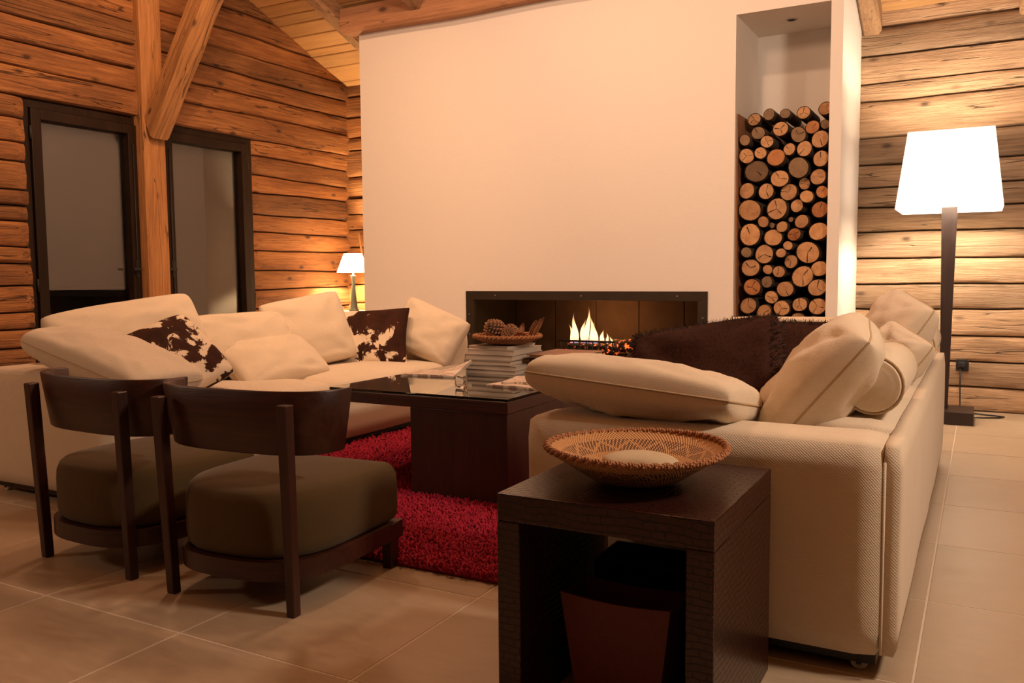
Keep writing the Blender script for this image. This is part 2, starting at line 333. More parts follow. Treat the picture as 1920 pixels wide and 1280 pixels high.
def bm_box(bm, lo, hi, bev=0, seg=2):
    r = bmesh.ops.create_cube(bm, size=1); lo, hi = Vector(lo), Vector(hi); c = (lo+hi)/2; d = hi-lo
    for v in r['verts']: v.co = Vector((v.co.x*d.x, v.co.y*d.y, v.co.z*d.z)) + c
    if bev:
        es = list({e for v in r['verts'] for e in v.link_edges}); bmesh.ops.bevel(bm, geom=es, offset=bev, segments=seg, profile=.5, affect='EDGES')
    return r
def box(name, lo, hi, mat, parent=None, bev=.004, seg=2, world=True, rotz=0):
    bm = bmesh.new(); bm_box(bm, lo, hi, bev, seg)
    if rotz:
        c = (Vector(lo)+Vector(hi))/2; bmesh.ops.rotate(bm, verts=bm.verts, cent=c, matrix=Matrix.Rotation(rotz, 3, 'Z'))
    return autosmooth(from_bm(name, bm, mat, parent, world=world), 20)
def softbox(name, lo, hi, mat, parent, bev=.04, puff=.0, sub=.06, seed=0, wob=.004):
    """upholstered block: rounded, faces subdivided and slightly uneven"""
    bm = bmesh.new(); bm_box(bm, lo, hi, 0)
    lo, hi = Vector(lo), Vector(hi); d = hi-lo
    for ax in range(3):
        n = max(1, int(d[ax]/sub))
        for i in range(1, n):
            p = lo.copy(); p[ax] += d[ax]*i/n; nn = Vector((0, 0, 0)); nn[ax] = 1
            bmesh.ops.bisect_plane(bm, geom=bm.verts[:]+bm.edges[:]+bm.faces[:], plane_co=p, plane_no=nn)
    c = (lo+hi)/2; h = d/2
    for v in bm.verts:
        q = v.co-c; inner = Vector([max(-(h[i]-bev), min(h[i]-bev, q[i])) for i in range(3)]); e = q-inner
        if e.length > 1e-6: q = inner + e.normalized()*min(bev, max(abs(x) for x in e))
        k = Vector([1-min(1, abs(q[i])/h[i])**2 for i in range(3)])
        nrm = e.normalized() if e.length > 1e-6 else Vector((0, 0, 0))
        pf = puff*(k.x*k.y if abs(nrm.z) > .5 else k.x*k.z if abs(nrm.y) > .5 else k.y*k.z)
        q += nrm*(pf + wob*noise.noise((q*3.0)+Vector((seed*7.1, 0, 0))))
        v.co = q+c
    return from_bm(name, bm, mat, parent, smooth=True)
def tube(name, pts, rad, mat, parent=None, n=8, closed=False, world=True, tap=None):
    pts = [Vector(p) for p in pts]; vs = []; fs = []; m = len(pts); prev = None
    for i, p in enumerate(pts):
        a = pts[i-1] if (i or closed) else p; b = pts[(i+1) % m] if (i < m-1 or closed) else p
        t = (b-a).normalized(); ref = prev if prev is not None else (Vector((0, 0, 1)) if abs(t.z) < .9 else Vector((1, 0, 0)))
        x = (ref - t*ref.dot(t)).normalized(); prev = x; y = t.cross(x); r = rad*(tap[i] if tap else 1)
        for k in range(n):
            an = 2*math.pi*k/n; vs.append(p + x*math.cos(an)*r + y*math.sin(an)*r)
    for i in range(m if closed else m-1):
        for k in range(n):
            a = i*n+k; b = i*n+(k+1) % n; c = ((i+1) % m)*n+(k+1) % n; d = ((i+1) % m)*n+k; fs.append((a, b, c, d))
    if not closed: fs += [tuple(range(n))[::-1], tuple(range((m-1)*n, m*n))]
    return mk(name, vs, fs, mat, parent, True, world)
def lathe(name, prof, mat, parent=None, n=32, world=False, smooth=True, cap=True):
    vs = []; fs = []; m = len(prof)
    for r, z in prof:
        for k in range(n):
            a = 2*math.pi*k/n; vs.append((r*math.cos(a), r*math.sin(a), z))
    for i in range(m-1):
        for k in range(n): fs.append((i*n+k, i*n+(k+1) % n, (i+1)*n+(k+1) % n, (i+1)*n+k))
    if cap: fs += [tuple(range(n))[::-1], tuple(range((m-1)*n, m*n))]
    o = mk(name, vs, fs, mat, parent, False, world)
    return autosmooth(o, 40) if smooth else o
def thing(name, label, cat, loc=(0, 0, 0), group=None, rotz=0):
    o = bpy.data.objects.new(name, None); COL.objects.link(o); o.location = loc; o.rotation_euler = (0, 0, rotz); o.empty_display_size = .1
    tag(o, label, cat, group); bpy.context.view_layer.update(); return o
def tag(o, label, cat, group=None):
    o['label'] = label; o['category'] = cat
    if group: o['group'] = group
    return o
def struct(o, label=None):
    o['kind'] = 'structure'
    if label: o['label'] = label
    return o
def sempty(name, label):
    o = bpy.data.objects.new(name, None); COL.objects.link(o); return struct(o, label)

# ---------------------------------------------------------------- dimensions of the room
XL, YB, YC = -5.65, 6.87, 5.95            # left wall face, back wall face, chimney front
XR, YF = 3.6, -3.8
RIDGE = 1.5
def roof_z(y): return 2.888 + .388*(6.827-y) if y >= RIDGE else 2.888 + .388*(6.827-RIDGE) - .388*(RIDGE-y)

# ---- floor
fl = struct(box('floor', (XL-.3, YF-.2, -.12), (XR+.2, YB+.2, -.0012), M['grout'], bev=0), 'pale grout bed under the stone floor')
S = .612; rnd = random.Random(3)
tb = None
for i in range(-10, 8):
    for j in range(-10, 10):
        x0 = -.12 + i*S; y0 = 1.603 + j*S
        if x0 < XL-.4 or x0 > XR or y0 < YF-.1 or y0 > YB: continue
        if tb is None:
            bm = bmesh.new(); bm_box(bm, (-S/2+.003, -S/2+.003, -.010), (S/2-.003, S/2-.003, 0), .0008, 1); tb = from_bm('floor_tile', bm, M['tile'], fl, world=False); o = tb
        else: o = tb.copy(); COL.objects.link(o)
        o.location = (x0+S/2, y0+S/2, 0)

# ---- log walls
def log(name, axis, a0, a1, z0, z1, face, sgn, mat, parent, seed, ends=(False, False), depth=.12):
    """hewn log along axis; face = coordinate of its room side, sgn = direction towards the room"""
    n = max(3, int((a1-a0)/.08)); vs = []; fs = []
    prof = [(0, -.040), (.012, -.012), (.045, .002), (.2, .009), (.5, .011), (.8, .009), (.955, .002), (.988, -.012), (1, -.040), (1, -depth), (0, -depth)]
    P = len(prof)
    for i in range(n+1):
        t = i/n; a = a0+(a1-a0)*t; wb, wt = [.017*noise.noise(Vector((a*.8, q_*3.3, 1.7)))+.006*noise.noise(Vector((a*3.1, q_*3.3, 6.1))) for q_ in (seed, seed+1)]
        zz0 = z0+.003+wb; zz1 = z1-.003+wt; tw = .014*noise.noise(Vector((a*.3, seed*5.1, 9)))+.022*noise.noise(Vector((seed*1.77, 4.4, 2.2)))
        for s, d in prof:
            e = 0
            for q, on in ((t, ends[0]), (1-t, ends[1])):
                if on and q*(a1-a0) < .05: e = -.02*(1-q*(a1-a0)/.05)
            z = zz0+(zz1-zz0)*s
            dd = d + (tw + .012*noise.noise(Vector((a*1.9, s*2.4, seed*2.7))) + .006*noise.noise(Vector((a*6, s*7, seed*1.3))) + e if d > -.05 else 0)
            p = face+sgn*dd
            vs.append((p, a, z) if axis == 1 else (a, p, z))
    for i in range(n):
        for k in range(P):
            q = (i*P+k, i*P+(k+1) % P, (i+1)*P+(k+1) % P, (i+1)*P+k); fs.append(q)
    fs += [tuple(range(P)), tuple(range(n*P, n*P+P))[::-1]]
    bm = bmesh.new(); bv = [bm.verts.new(v) for v in vs]
    for f in fs: bm.faces.new([bv[k] for k in f])
    o = from_bm(name, bm, mat, parent); return autosmooth(o, 50)

wleft = struct(box('wall_left', (XL-.30, YF, 0), (XL-.10, 3.52, 2.21), M['chink'], bev=0), 'hewn log gable wall with two dark windows')
bmx = bmesh.new(); bmx.from_mesh(wleft.data)
bm_box(bmx, (XL-.30, 5.59, 0), (XL-.10, YB+.2, 2.21)); bm_box(bmx, (XL-.30, 3.52, 0), (XL-.10, 5.59, .05))
# gable part up to the roof slope
gv = [(YF, 2.21), (YB+.2, 2.21), (YB+.2, roof_z(YB+.2)+.05), (RIDGE, roof_z(RIDGE)+.05), (YF, roof_z(YF)+.05)]
g0 = [bmx.verts.new((XL-.30, y, z)) for y, z in gv]; g1 = [bmx.verts.new((XL-.10, y, z)) for y, z in gv]
bmx.faces.new(g0); bmx.faces.new(g1[::-1])
for i in range(5): bmx.faces.new([g0[i], g0[(i+1) % 5], g1[(i+1) % 5], g1[i]])
bmesh.ops.recalc_face_normals(bmx, faces=bmx.faces); bmx.to_mesh(wleft.data); bmx.free()
nearz = [0, .13, .27, .40, .537, .665, .774, .95, 1.095, 1.21, 1.373, 1.488, 1.594, 1.775, 1.894, 2.058, 2.205]
farz = [0, .19, .36, .53, .70, .882, 1.052, 1.232, 1.392, 1.551, 1.74, 1.884, 2.053, 2.205]
for k in range(len(nearz)-1): log('log', 1, YF, 3.525, nearz[k], nearz[k+1], XL+.04, 1, M['log_y'], wleft, k+1, (False, True))
for k in range(len(farz)-1): log('log', 1, 5.585, YB+.05, farz[k], farz[k+1], XL, 1, M['log_y'], wleft, k+31, (True, False))
zz = [2.205, 2.395, 2.56, 2.73, 2.90, 3.06, 3.25, 3.42, 3.58, 3.76, 3.93, 4.10, 4.28, 4.45, 4.62, 4.80, 4.97]
for k in range(len(zz)-1):
    ye = min(YB+.05, 6.827-(zz[k]-2.888)/.388+.03); ys = max(YF, RIDGE-(roof_z(RIDGE)-zz[k])/.388)
    log('log', 1, ys, ye, zz[k], zz[k+1], XL+.02, 1, M['log_y'], wleft, k+61)

wback = struct(box('wall_back', (XL-.3, YB+.10, 0), (XR+.2, YB+.30, 2.95), M['chink'], bev=0), 'hewn log wall behind the chimney, its right logs painted paler for lamp light')
bz = [0, .173, .357, .541, .727, .907, 1.09, 1.283, 1.463, 1.61, 1.78, 1.98, 2.245, 2.36, 2.56, 2.765, 2.92]
for k in range(len(bz)-1):
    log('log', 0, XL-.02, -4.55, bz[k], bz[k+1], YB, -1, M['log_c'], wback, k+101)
    log('log', 0, -.95, XR, bz[k], bz[k+1], YB, -1, M['log_lit'], wback, k+131)
# the two walls behind and beside the camera
struct(box('wall_right', (XR, YF-.2, 0), (XR+.2, YB+.2, 5.2), M['backroom'], bev=0), 'dark stained board wall')
struct(box('wall_front', (XL-.3, YF-.2, 0), (XR+.2, YF, 3.4), M['backroom'], bev=0), 'dark stained board wall')

# ---- ceiling: boards on rafters
def slab(name, x0, x1, ya, yb, t0, t1, mat, parent):
    """piece under the roof plane between y ya..yb, from depth t0 to t1 below it"""
    bm = bmesh.new(); bm_box(bm, (x0, 0, -1), (x1, 1, 1))
    for v in bm.verts:
        y = ya if v.co.y < .5 else yb; d = t1 if v.co.z < 0 else t0
        v.co = Vector((v.co.x, y, roof_z(y) - d))
    bmesh.ops.recalc_face_normals(bm, faces=bm.faces); return bm
ceil = sempty('ceiling', 'pine board ceiling sloping up from the back wall')
seams = [6.95, 6.785, 6.557, 6.385, 6.282, 6.10, 5.94, 5.825, 5.69]
rr = random.Random(5)
while seams[-1] > RIDGE: seams.append(max(RIDGE, seams[-1]-rr.choice([.11, .14, .16, .18])))
fs_ = [RIDGE]
while fs_[-1] > YF-.2: fs_.append(fs_[-1]-.2)
for lst in (seams, fs_):
    for a, b in zip(lst, lst[1:]):
        bm = slab('x', XL-.1, XR+.1, b+.0045, a-.0045, -.03, 0, None, None)
        es = [e for e in bm.edges if abs(e.verts[0].co.y-e.verts[1].co.y) < 1e-6 and abs(e.verts[0].co.z-e.verts[1].co.z) < 1e-6 and e.verts[0].co.z < roof_z(e.verts[0].co.y)+.01]
        bmesh.ops.bevel(bm, geom=es, offset=.006, segments=1, affect='EDGES')
        from_bm('ceiling_board', bm, M['plank'], ceil)
roofskin = from_bm('roof_deck', slab('x', XL-.3, XR+.2, RIDGE, YB+.3, -.08, -.035, None, None), M['chink'], ceil)
roofskin2 = from_bm('roof_deck', slab('x', XL-.3, XR+.2, YF-.2, RIDGE-.001, -.08, -.035, None, None), M['chink'], ceil)
def rafter(x0, x1, ya, yb, d, seed):
    bm = bmesh.new(); n = max(2, int((yb-ya)/.2)); vs = []
    for i in range(n+1):
        y = ya+(yb-ya)*i/n; wob = [.008*noise.noise(Vector((y*1.1, seed, q))) for q in range(4)]
        top = roof_z(y)-.001
        for (x, z) in ((x0+wob[0], top), (x1+wob[1], top), (x1+wob[1], top-d*.8+wob[2]), (x1-.02, top-d+wob[3]), (x0+.015, top-d+wob[3]), (x0+wob[0], top-d*.85+wob[2])): vs.append(bm.verts.new((x, y, z)))
    for i in range(n):
        for k in range(6): bm.faces.new([vs[i*6+k], vs[i*6+(k+1) % 6], vs[(i+1)*6+(k+1) % 6], vs[(i+1)*6+k]])
    bm.faces.new(vs[:6]); bm.faces.new(vs[-6:][::-1]); return autosmooth(from_bm('rafter', bm, M['rafter'], ceil), 30)
for i, x in enumerate((-4.94, -4.11, -3.12, -2.15)):
    rafter(x, x+.12, RIDGE, 6.80 if i == 0 else 5.85, .155, i)
for i, x in enumerate((-.825, .16, 1.15, 2.15)): rafter(x, x+.13, RIDGE, YB+.02, .165, 10+i)
# purlin along the head of the chimney
bm = bmesh.new(); n = 40; vs = []
for i in range(n+1):
    x = -4.83+(4.83-.70)*i/n; wz = .012*noise.noise(Vector((x*1.2, 3, 0))); wy = .008*noise.noise(Vector((x*1.0, 8, 0)))
    for y, z in ((5.82+wy, 3.24), (5.98, 3.18), (5.98, 3.045+wz), (5.84+wy, 3.035+wz), (5.82+wy, 3.06+wz)): vs.append(bm.verts.new((x, y, z)))
for i in range(n):
    for k in range(5): bm.faces.new([vs[i*5+k], vs[i*5+(k+1) % 5], vs[(i+1)*5+(k+1) % 5], vs[(i+1)*5+k]])
bm.faces.new(vs[:5]); bm.faces.new(vs[-5:][::-1]); autosmooth(from_bm('purlin', bm, M['purlin'], ceil), 30)

# ---- chimney breast with a fireplace opening and a log niche
X0, X1 = -4.73, -.83; FX0, FX1, FZ0, FZ1 = -3.685, -1.692, .28, .868; NX0, NX1, NZ0, NZ1 = -1.515, -.905, .60, 2.735; NYB = 6.60
bm = bmesh.new()
for lo, hi in (((X0, YC, 0), (FX0, YB, 3.30)), ((FX0, YC, 0), (FX1, YB, FZ0)), ((FX0, YC, FZ1), (FX1, YB, 3.30)), ((FX0, 6.78, FZ0), (FX1, YB, FZ1)),
               ((FX1, YC, 0), (NX0, YB, 3.30)), ((NX0, YC, 0), (NX1, YB, NZ0)), ((NX0, NYB, NZ0), (NX1, YB, NZ1)), ((NX0, YC, NZ1), (NX1, YB, 3.30)), ((NX1, YC, 0), (X1, YB, 3.30))):
    bm_box(bm, lo, hi)
bmesh.ops.remove_doubles(bm, verts=bm.verts, dist=1e-5)
struct(from_bm('wall_chimney', bm, M['plaster']), 'white plastered chimney breast with a fireplace and a log niche')
# downlight in the niche ceiling
dl = thing('downlight', 'small round recessed downlight in the top of the log niche', 'downlight', (-1.21, 6.25, NZ1))
lathe('trim_ring', [(.028, -.004), (.042, -.004), (.044, 0), (.026, 0)], M['metal'], dl, 24, cap=False)
lathe('lens', [(.001, -.001), (.027, -.001)], M['black'], dl, 24, cap=False)

# ---- post with brace between the windows
pt = thing('timber_post', 'upright hewn timber post with a slanting brace between the two windows', 'post', (-5.60, 4.50, 0))
bm = bmesh.new(); n = 46; vs = []
for i in range(n+1):
    z = 3.78*i/n
    q = [.006*noise.noise(Vector((z*1.3, k, 2))) for k in range(4)]
    sec = ((-5.74, 4.405), (-5.565, 4.405+q[0]), (-5.55+q[1], 4.42+q[0]), (-5.55+q[1], 4.585+q[2]), (-5.565, 4.60+q[2]), (-5.74, 4.60))
    for x, y in sec: vs.append(bm.verts.new((x, y, z)))
for i in range(n):
    for k in range(6): bm.faces.new([vs[i*6+k], vs[i*6+(k+1) % 6], vs[(i+1)*6+(k+1) % 6], vs[(i+1)*6+k]])
bm.faces.new(vs[:6]); bm.faces.new(vs[-6:]); autosmooth(from_bm('shaft', bm, M['post'], pt), 30)
bm = bmesh.new(); n = 20; vs = []
A, B = Vector((-5.535, 4.50, 2.13)), Vector((-4.50, 4.50, 3.66)); LB = (B-A).length
for i in range(n+1):
    q = [.008*noise.noise(Vector((i*.35, k, 5))) for k in range(4)]
    for u, v in ((-.085+q[0], -.06), (-.06, -.085+q[1]), (.06, -.085+q[1]), (.085+q[2], -.06), (.085+q[2], .07), (.06, .085+q[3]), (-.06, .085+q[3]), (-.085+q[0], .07)): vs.append(bm.verts.new((v, u, LB*i/n-(v*.6 if i == 0 else 0))))
for i in range(n):
    for k in range(8): bm.faces.new([vs[i*8+k], vs[i*8+(k+1) % 8], vs[(i+1)*8+(k+1) % 8], vs[(i+1)*8+k]])
bm.faces.new(vs[:8]); bm.faces.new(vs[-8:]); br = autosmooth(from_bm('brace', bm, M['brace'], pt, world=False), 30)
br.location = A-pt.location; br.rotation_euler = (0, math.atan2(B.x-A.x, B.z-A.z), 0)

# ---- windows
def window(name, y0, y1, blind_z, label, hinge_left):
    wd = sempty(name, label); zt, zb = 2.20, .05; f = .055
    def bar(nm, ya, yb_, za, zb_, x0=XL-.10, x1=XL-.01, par=wd): return box(nm, (x0, ya, za), (x1, yb_, zb_), M['frame'], par, .004)
    bar('frame_jamb', y0, y0+f, zb, zt); bar('frame_jamb', y1-f, y1, zb, zt); bar('frame_head', y0+f, y1-f, zt-f, zt); bar('frame_sill', y0+f, y1-f, zb, zb+f)
    a, b = y0+f+.003, y1-f-.003; s = .072
    for nm, q in (('sash_stile', (a, a+s, zb+f, zt-f-.003)), ('sash_stile', (b-s, b, zb+f, zt-f-.003)), ('sash_rail', (a+s, b-s, zt-f-s, zt-f-.003)), ('sash_rail', (a+s, b-s, zb+f, zb+f+.09))):
        bar(nm, *q, x0=XL-.085, x1=XL+.012)
    box('pane', (XL-.055, a+s-.005, zb+f+.085), (XL-.047, b-s+.005, zt-f-s+.005), M['glass'], wd, 0)
    bl = box('blind', (XL-.10, a+s-.004, blind_z), (XL-.097, b-s+.004, zt-f-s+.004), M['blind'], wd, 0)
    box('blind_bar', (XL-.104, a+s, blind_z-.012), (XL-.092, b-s, blind_z+.012), M['blind'], wd, .002)
    hy = y0+f if hinge_left else y1-f; ky = b-s*.5 if hinge_left else a+s*.5
    for hz in (.95, 1.98): 
        tube('hinge', [(XL+.004, hy, hz-.045), (XL+.004, hy, hz+.045)], .008, M['iron'], wd)
    hd = box('handle', (XL+.010, ky-.014, 1.0), (XL+.020, ky+.014, 1.13), M['iron'], wd, .003)
    box('lever', (XL+.035, ky-.055, 1.052), (XL+.05, ky+.012, 1.072), M['iron'], hd, .004, world=True)
    tube('spindle', [(XL+.015, ky, 1.062), (XL+.045, ky, 1.062)], .008, M['iron'], hd)
    tube('bolt_rod', [(XL+.017, ky, .3), (XL+.017, ky, 2.0)], .006, M['iron'], wd, 6)
    return wd
window('window_1', 3.525, 4.46, .925, 'dark framed casement left of the post with its blind partly lowered', True)
window('window_2', 4.60, 5.585, .45, 'dark framed casement right of the post with its blind lowered', False)
struct(box('night_backdrop', (XL-.62, 3.3, 0), (XL-.60, 5.8, 2.4), plain('night_outside', (.01, .01, .012), .9), bev=0), 'dark sheet standing in for the night outside the windows')  # added dark sheet behind the panes in place of the night

# ---------------------------------------------------------------- fireplace
fp = thing('fireplace', 'long low open fireplace with a blackened steel surround in the white chimney', 'fireplace', (-2.69, YC, FZ0))
e = .07
for nm, lo, hi in (('surround_bar', (FX0, YC-.012, FZ1-e), (FX1, YC+.03, FZ1)), ('surround_bar', (FX0, YC-.012, FZ0), (FX1, YC+.03, FZ0+e*.6)),
                   ('surround_bar', (FX0, YC-.012, FZ0+e*.6), (FX0+e, YC+.03, FZ1-e)), ('surround_bar', (FX1-e, YC-.012, FZ0+e*.6), (FX1, YC+.03, FZ1-e))): box(nm, lo, hi, M['steel'], fp, .002)
for i in range(3): # rivets along the head and sides
    lathe('rivet', [(.001, 0), (.006, 0), (.005, .004), (.001, .005)], M['metal'], fp, 10, world=False).location = (-.72+.75*i, -.012, FZ1-FZ0-e*.5)
for x in (FX0+e*.45, FX1-e*.45):
    for z in (.68, .52): 
        o = lathe('rivet', [(.001, 0), (.006, 0), (.005, .004), (.001, .005)], M['metal'], fp, 10); o.location = (x+2.69, -.012, z-FZ0); o.rotation_euler = (R(90), 0, 0)
for o in fp.children:
    if o.name.startswith('rivet'): o.rotation_euler = (R(90), 0, 0)
box('hearth', (FX0+.004, YC+.03, FZ0), (FX1-.004, 6.77, FZ0+.02), M['firebrick'], fp, 0)
box('side_plate', (FX0+.002, YC+.03, FZ0+.02), (FX0+.03, 6.77, FZ1), M['steel'], fp, 0)
box('side_plate', (FX1-.03, YC+.03, FZ0+.02), (FX1-.002, 6.77, FZ1), M['steel'], fp, 0)
for i in range(5):
    xa = FX0+.03+i*(FX1-FX0-.06)/5; box('back_panel', (xa+.003, 6.74, FZ0+.02), (xa+(FX1-FX0-.06)/5-.003, 6.775, FZ1), M['firebrick'], fp, .003)
gx, gy, gz = -2.72, 6.30, FZ0+.02
gr = thing('fire_grate', 'black iron fire basket holding the burning logs', 'grate', (gx, gy, gz))
for y in (gy-.13, gy+.13):
    for z in (gz+.05, gz+.17): tube('rail', [(gx-.24, y, z), (gx+.24, y, z)], .008, M['iron'], gr)
for i in range(9):
    x = gx-.22+.055*i; tube('bar', [(x, gy-.13, gz+.17), (x, gy-.13, gz+.05), (x, gy+.13, gz+.05), (x, gy+.13, gz+.17)], .006, M['iron'], gr, 6)
for sx in (-.2, .2):
    for sy in (-.12, .12): tube('leg', [(gx+sx, gy+sy, gz), (gx+sx, gy+sy, gz+.05)], .008, M['iron'], gr, 6)
def rough_log(name, a, b, r, mat, label, group, seed):
    a, b = Vector(a), Vector(b); n = 10; pts = [a+(b-a)*i/n+Vector((0, .006*noise.noise(Vector((i, seed, 0))), .006*noise.noise(Vector((i, seed, 4))))) for i in range(n+1)]
    o = tube(name, pts, r, mat, None, 12, tap=[1+.1*noise.noise(Vector((i*.6, seed, 7))) for i in range(n+1)])
    return tag(o, label, 'log', group)
rough_log('burning_log', (gx-.20, gy-.05, gz+.10), (gx+.22, gy-.03, gz+.105), .045, M['ember'], 'charred front log glowing in the fire basket', None, 1)
rough_log('burning_log', (gx-.22, gy+.06, gz+.105), (gx+.36, gy+.05, gz+.135), .052, M['ember'], 'long charred log sticking out to one side of the fire basket', None, 2)
fr = random.Random(11)
flm = [(-.17, .16, .030, .00), (-.12, .25, .040, -.02), (-.07, .20, .036, .03), (-.03, .30, .038, .0), (.0, .23, .036, .02), (.045, .18, .040, -.02), (.09, .12, .030, .02), (.14, .10, .018, 0), (.185, .07, .014, 0)]
ff = thing('fire', 'bright yellow flames rising from the logs in the grate', 'fire', (gx-.02, gy, gz+.15))
for i, (dx, h, wd_, ly) in enumerate(flm):
    pts = []; tp = []; n = 14
    for k in range(n+1):
        t = k/n; pts.append((gx-.02+dx+.02*math.sin(t*4+i*1.7)*t, gy+ly+.015*math.cos(t*3+i), gz+.14+h*t)); tp.append(max(.03, (math.sin(math.pi*min(1, t*.80+.2))**.8)*(1-t**2.2)+.02))
    tube('flame', pts, wd_*.62, M['flame'], ff, 10, tap=tp)
point('fire_light', (gx+.05, gy+.10, gz+.30), 7, (1, .42, .13), .09)

# ---------------------------------------------------------------- firewood in the niche
niche = [(82, 195, 35, 1), (155, 150, 42, 1), (278, 120, 47, 0), (468, 110, 42, 2), (545, 95, 28, 1), (390, 158, 48, 1), (518, 185, 53, 0), (208, 202, 40, 0), (80, 287, 48, 0), (173, 270, 38, 0),
 (265, 297, 55, 2), (340, 247, 37, 0), (427, 243, 47, 0), (528, 303, 48, 0), (145, 375, 73, 1), (285, 420, 55, 0), (395, 355, 64, 1), (512, 410, 48, 0), (425, 447, 36, 0), (88, 490, 50, 0), (200, 492, 50, 0),
 (335, 498, 52, 0), (445, 525, 40, 0), (538, 497, 38, 2), (105, 605, 71, 0), (270, 598, 66, 0), (380, 577, 40, 0), (523, 600, 50, 2), (190, 673, 35, 0), (235, 693, 18, 1), (300, 702, 35, 0), (345, 658, 16, 1), (412, 670, 43, 0),
 (510, 728, 57, 0), (110, 748, 69, 0), (245, 765, 55, 0), (370, 747, 40, 2), (335, 812, 29, 0), (445, 852, 70, 0), (90, 852, 34, 1), (190, 862, 60, 0), (293, 855, 31, 0), (345, 905, 42, 0), (518, 947, 50, 0),
 (110, 942, 58, 0), (210, 952, 31, 0), (277, 965, 38, 0), (415, 993, 66, 0), (125, 1055, 54, 2), (208, 1025, 36, 1), (312, 1067, 52, 0), (508, 1058, 55, 0), (230, 1115, 42, 0), (95, 1165, 53, 0), (295, 1178, 50, 0),
 (402, 1157, 45, 0), (512, 1168, 53, 0), (193, 1203, 48, 0), (388, 1245, 44, 0), (100, 1262, 42, 0), (480, 1262, 42, 2), (290, 1270, 38, 0)]
fcam = 1606.34
def pix(px, py, axis, val):
    d = rt2*((px-960)/fcam) - up2*((py-640)/fcam) + fw; t = (val-(0, 0, 1)[axis])/d[axis]; return Vector((0, 0, 1)) + d*t
words = ['small', 'slim', 'medium', 'thick', 'very thick']; tone = ['pale tan', 'weathered grey-brown', 'reddish']
lr = random.Random(21)
def firewood(x, z, r, kind, seed, ylen, y0):
    g = random.Random(seed); n = 18; nl = 4; el = g.uniform(.9, 1.1); ph = g.uniform(0, 6.28)
    def rad(a): return r*(1+.05*math.cos(2*(a-ph))*el+.035*noise.noise(Vector((math.cos(a)*1.5, math.sin(a)*1.5, seed*1.9))))
    vs = []; fs = []
    for i in range(nl+1):
        y = ylen*i/nl
        for k in range(n):
            a = 2*math.pi*k/n; q = rad(a)*(1+.02*noise.noise(Vector((a, i, seed)))); vs.append((q*math.cos(a), y, q*math.sin(a)))
    for i in range(nl):
        for k in range(n): fs.append((i*n+k, i*n+(k+1) % n, (i+1)*n+(k+1) % n, (i+1)*n+k))
    fs.append(tuple(range(nl*n, nl*n+n)))
    o = mk('firewood_log', vs, fs, M['bark'], None, True); o.location = (x, y0, z)
    nc = g.choice([1, 2, 3]) if r > .04 and g.random() < .75 else 0
    size = 'very thin' if r < .030 else 'thin' if r < .043 else 'medium' if r < .056 else 'thick' if r < .066 else 'very thick'
    where = 'at the top of the niche stack' if z > 1.93 else 'low in the niche stack' if z < .85 else 'against the pine board in the niche' if x < NX0+.14 else 'against the bare niche side' if x > NX1-.14 else 'amid the niche stack'
    tag(o, '%s log, %s end %s, %s' % (size, tone[kind], ['uncracked', 'with one crack', 'with two cracks', 'with three cracks'][nc], where), 'firewood', 'firewood logs stacked in the niche')
    # sawn end, slightly domed, with a bark rim left proud
    ev = [(0, -.003, 0)]; ef = []
    for rr_, yy in ((.5, -.003), (.90, -.001), (.93, .006)):
        for k in range(n):
            a = 2*math.pi*k/n; q = rad(a)*rr_; ev.append((q*math.cos(a), yy, q*math.sin(a)))
    for k in range(n): ef.append((0, 1+(k+1) % n, 1+k))
    for i in range(2):
        for k in range(n): ef.append((1+i*n+k, 1+i*n+(k+1) % n, 1+(i+1)*n+(k+1) % n, 1+(i+1)*n+k))
    c = mk('sawn_end', ev, ef, [M['cut'], M['cut_grey'], M['cut_red']][kind], o, False, world=False)
    # drying cracks as thin wedges
    if nc:
        a0 = g.uniform(0, 6.28); cv = []; cf = []
        for q in range(nc):
            a = a0+q*g.uniform(1.6, 2.5); L_ = r*g.uniform(.55, .88); wd2 = r*g.uniform(.025, .055); b = len(cv); bend = g.uniform(-.25, .25)
            for t, ww in ((0, .3), (.5, .8), (1, 1)):
                aa = a+bend*t; px_, pz_ = L_*t*math.cos(aa), L_*t*math.sin(aa); nx, nz = -math.sin(aa)*wd2*ww, math.cos(aa)*wd2*ww
                cv += [(px_+nx, -.0042, pz_+nz), (px_-nx, -.0042, pz_-nz)]
            cf += [(b, b+1, b+3, b+2), (b+2, b+3, b+5, b+4)]
        mk('drying_crack', cv, cf, M['check'], c, False, world=False)
    return o
for i, (cx, cy, r, kd) in enumerate(niche):
    p = pix(1370+cx/3.12, 200+cy/3.12, 1, 5.99); rr_ = r/3.12*.00352*.99
    firewood(max(NX0+rr_+.012, min(NX1-rr_, p.x)), p.z, rr_, kd, i+1, .55, YC+.035+lr.uniform(0, .05) + (.05 if cy < 130 else 0))
for i, (x, z, r) in enumerate([(-1.43, 2.06, .045), (-1.33, 2.085, .04), (-1.10, 2.075, .045), (-1.22, 2.08, .035), (-.96, 2.09, .045)]): firewood(x, z, r, 1 if i % 2 else 0, i+90, .40, YC+.19)
tag(box('niche_board', (NX0+.002, YC+.04, NZ0), (NX0+.010, NYB-.02, 2.085), wood('board_red_pine', 2, (.2, .08, .03), (.36, .16, .07), (.45, .22, .10), var=0), None, .001), 'thin reddish pine board standing against the side of the log niche', 'board')

